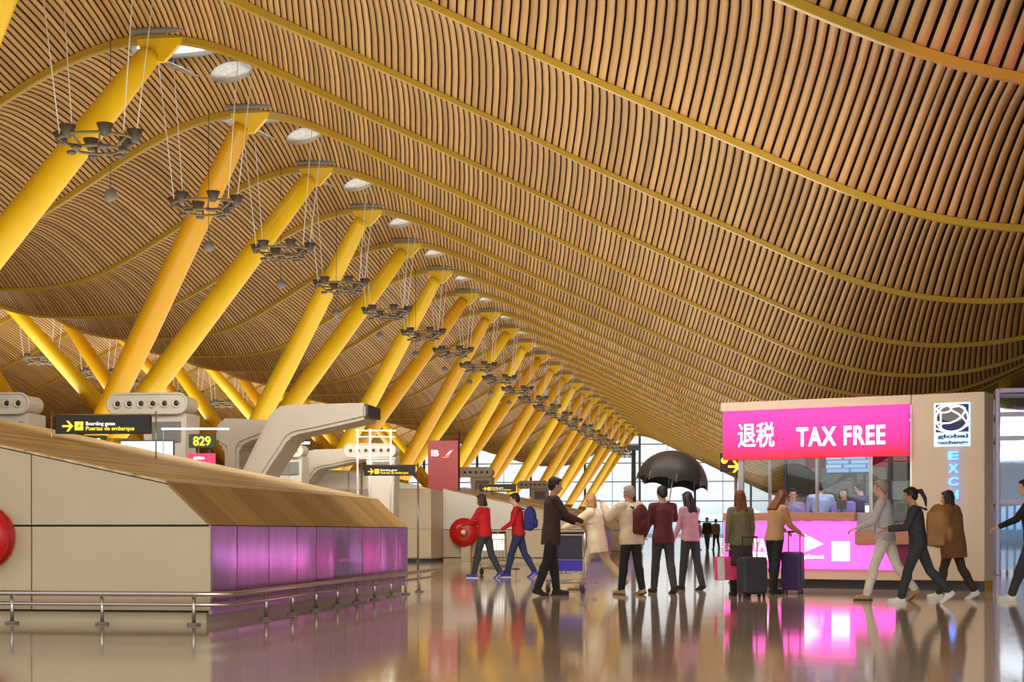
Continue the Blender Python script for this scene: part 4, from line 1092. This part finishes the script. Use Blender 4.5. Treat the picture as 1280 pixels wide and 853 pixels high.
# woman with luggage left of kiosk
p, i = person(ground(926, 746), 12, 'woman in olive jacket seen from behind left of the kiosk, long brown hair', 1.64, ((6, 2), (-4, 4)), ((-4, 12, 10), (6, 10, 14)), 2, 3, 0, OLIVE, BLK, SH_D, 'light', 'auburn', 'long', hem=.78, female=True, skirt=cloth('dark_skirt', (58, 40, 44)))
sc1 = ground(940, 748); suitcase(sc1, PHI + .3, .42, .26, .62, cloth('grey_case', (52, 50, 62), .5), 'dark grey suitcase beside the woman in olive jacket', .3)
lh = i['lh']
bg = thing('shopping_bag', 'pink and white shopping bag held by the woman in olive jacket', 'shopping bag', lh, PHI + .3)
b = MB(); b.prism([(-.17, -.5), (.17, -.5), (.19, -.14), (-.19, -.14)], -.07, .07, .008); b.make('bag_body', PINKB, bg)
b = MB(); b.prism([(-.172, -.49), (-.06, -.49), (-.07, -.15), (-.19, -.15)], -.074, -.07); b.make('white_side', M['white'], bg)
for y in (-.05, .05): b = MB(); b.tube([(-.09, y, -.15), (-.05, y, -.02), (.05, y, -.02), (.09, y, -.15)], .006, 6); b.make('cord_handle', M['white'], bg)
# woman facing the kiosk panel
p, i = person(ground(968, 743), -58, 'woman in tan sweater and dark trousers looking down before the pink panel', 1.7, ((6, 2), (-6, 5)), ((30, 8, 44), (26, 8, 40)), 8, 24, 0, TAN, NAVY if False else BLK, SH_D, 'light', 'auburn', 'long', female=True)
suitcase(ground(991, 743), PHI - .5, .34, .24, .68, cloth('purple_case', (62, 38, 92), .4), 'ridged purple and black suitcase standing before the pink light panel', .32)
# walkers in front of the tower
p, i = person(ground(1107, 751), 66, 'person in white trousers and pale top walking left before the kiosk shelf', 1.8, ((20, 6), (-20, 18)), ((24, 8, 50), (-10, 8, 20)), 4, 4, 0, cloth('pale_grey_top', (196, 190, 196)), WHT, SH_T, 'light', 'grey', 'short')
p, i = person(ground(1148, 755), 74, 'person with ponytail in dark clothes and white sneakers carrying a bulky ochre pack', 1.66, ((20, 6), (-22, 20)), ((30, 8, 60), (34, 8, 60)), 7, 6, 0, CHAR, CHAR, SH_W, 'mid', 'dark', 'tail', female=True)
backpack(i['T'](0, -.15, .22), i['rz'], .42, .3, .62, cloth('ochre', (158, 116, 66)), 'bulky ochre brown backpack carried by the person with the ponytail')
p, i = person(ground(1191, 749), 58, 'person in rust brown hooded coat walking in front of the beige tower', 1.64, ((16, 5), (-16, 14)), ((20, 8, 40), (0, 8, 20)), 5, 4, 0, RUST, BROWN, SH_W, 'mid', 'dark', 'bob', hem=.66, puffy=.06, hood=True)
# cut by the right edge
p, i = person(ground(1292, 752), 70, 'person in black jacket cut off by the right edge of the photo', 1.82, ((22, 4), (-18, 16)), ((42, 8, 30), (-16, 10, 14)), 6, 4, 0, BLK, CHAR, SH_W, 'light', 'dark', 'short')
# far crowd before the end windows
for n, (px, py, hh_, top_, fc) in enumerate(((862, 687, 1.7, MAROON, 40), (873, 688, 1.62, ROSE, -60), (884, 689, 1.76, BLK, 150), (895, 688, 1.7, OLIVE, 20))):
    person(ground(px, py), fc, ['distant person in maroon before the end windows', 'distant person in rose top right of the maroon one', 'distant person in black facing this way near the umbrella', 'distant person in olive nearest the kiosk post'][n], hh_, ((10, 3), (-10, 8)), (rest, rest), 2, 2, 0, top_, CHAR, SH_D, 'light', 'dark', 'short', coarse=2.0)
# kiosk staff behind the counter
def staff(px, face, label, h, top_, hair, style, out=-1.0, arms=(rest, rest), female=False):
    d = at(px, 620, 1.0) - Vector((0, 0, EYE)); P0 = KO + KN_ * out; s = (P0 - Vector((0, 0, EYE))).dot(KN_) / d.dot(KN_); q = d * s; q.z = .2
    return person(q, face, label, h, ((2, 0), (-2, 2)), arms, 3, 4, 0, top_, CHAR, SH_D, 'light', hair, style, female=female)
staff(1026, 0, 'kiosk clerk in light blue shirt with his back turned', 1.76, SKYB, 'dark', 'short', -1.25, ((10, 14, 40), (10, 14, 40)))
staff(1056, 150, 'kiosk clerk in lilac blouse with dark hair at the counter', 1.6, LILAC, 'dark', 'bob', -.95, ((20, 8, 60), (20, 8, 60)), True)
staff(1077, 30, 'kiosk clerk in navy suit at the right of the counter', 1.74, NAVY, 'dark', 'short', -1.3, ((10, 8, 40), (10, 8, 40)))
staff(991, 170, 'kiosk clerk in lilac top at the left of the counter', 1.6, cloth('grey_lilac', (140, 134, 176)), 'dark', 'bun', -1.0, ((20, 8, 60), (20, 8, 60)), True)
# ------------------------------------------------------------------ light
def area(name, loc, rot, sx, sy, power, col):
    l = bpy.data.lights.new(name, 'AREA'); l.shape = 'RECTANGLE'; l.size = sx; l.size_y = sy; l.energy = power; l.color = col
    o = bpy.data.objects.new(name, l); COL.objects.link(o); o.location = loc; o.rotation_euler = rot
    return o
UP = (PI, 0, 0)
area('added_uplight_crest', (-19, 120, 4.8), UP, 16, 260, 17500, (1, .95, .82))  # unseen upward light sheets, here and below, added to brighten the slats
area('added_uplight_slope', (-4, 110, 4.2), UP, 8, 240, 9000, (1, .94, .84))
area('added_uplight_far_wave', (-46, 120, 9.5), UP, 8, 240, 19000, (1, .95, .82))
area('front_fill', (2, -9, 7.5), (math.radians(68), 0, math.radians(4)), 16, 6, 2500, (1, .94, .85))
area('hall_fill', (-5, 25, 5.6), (math.radians(58), 0, 0), 12, 1.5, 600, (1, .95, .87))
area('block_fill', (-11, T_B - 9, 5.4), (math.radians(58), 0, 0), 9, 1, 450, (1, .96, .9))
pk_ = KO + KN_ * .4 + KU * .0 + Vector((0, 0, 2.6))
area('added_roof_pink', KO + KN_ * -.8 + KU * .8 + Vector((0, 0, HT + .05)), UP, 3, 1.2, 22, (1, .3, .6))  # pink lamp added on the kiosk roof to tint the ceiling above
def spot(name, loc, target, power, col, deg):
    l = bpy.data.lights.new(name, 'SPOT'); l.energy = power; l.color = col; l.spot_size = math.radians(deg); l.spot_blend = .6; l.shadow_soft_size = 0
    o = bpy.data.objects.new(name, l); COL.objects.link(o); o.location = loc; o.rotation_euler = (Vector(target) - Vector(loc)).to_track_quat('-Z', 'Y').to_euler()
for m_, h_, c_ in ((-1.0, .5, (1, .12, .5)), (.2, .55, (.75, .5, 1)), (1.0, .42, (1, .15, .6))):
    spot('added_counter_glow', KO + KN_ * .3 + KU * m_ + Vector((0, 0, h_)), (SCOR, T_A + 5, .6), 60, c_, 60)  # unseen spots added to throw a pink band onto the steel side panels
spot('added_rib_spot', (4.2, 13.5, 2.2), at(1195, 97, 20.6), 1100, (1, .2, .6), 15)  # unseen pink lamp added to colour the corner rib
area('kiosk_light', KO + KN_ * -.9 + KU * .3 + Vector((0, 0, HT - .2)), (0, 0, KRZ), 2.5, .6, 50, (.9, .97, 1))
w = bpy.data.worlds.new('sky'); SC.world = w; w.use_nodes = True; nt = w.node_tree
tc = nt.nodes.new('ShaderNodeTexCoord'); sep = nt.nodes.new('ShaderNodeSeparateXYZ'); rp = nt.nodes.new('ShaderNodeValToRGB'); bg = nt.nodes['Background']
cr = rp.color_ramp
cr.elements[0].position = .0; cr.elements[0].color = (.35, .33, .3, 1)
cr.elements[1].position = 1; cr.elements[1].color = (.75, .85, 1, 1)
for p, c in ((.495, (.35, .33, .3, 1)), (.5, (.45, .68, .92, 1)), (.504, (.75, .88, .97, 1)), (.512, (1, 1, 1, 1)), (.6, (1, .97, .92, 1))):
    e = cr.elements.new(p); e.color = c
mp = nt.nodes.new('ShaderNodeMath'); mp.operation = 'MULTIPLY_ADD'; mp.inputs[1].default_value = .5; mp.inputs[2].default_value = .5
nt.links.new(tc.outputs['Generated'], sep.inputs[0]); nt.links.new(sep.outputs['Z'], mp.inputs[0]); nt.links.new(mp.outputs[0], rp.inputs['Fac'])
nt.links.new(rp.outputs['Color'], bg.inputs['Color']); bg.inputs['Strength'].default_value = 1.1
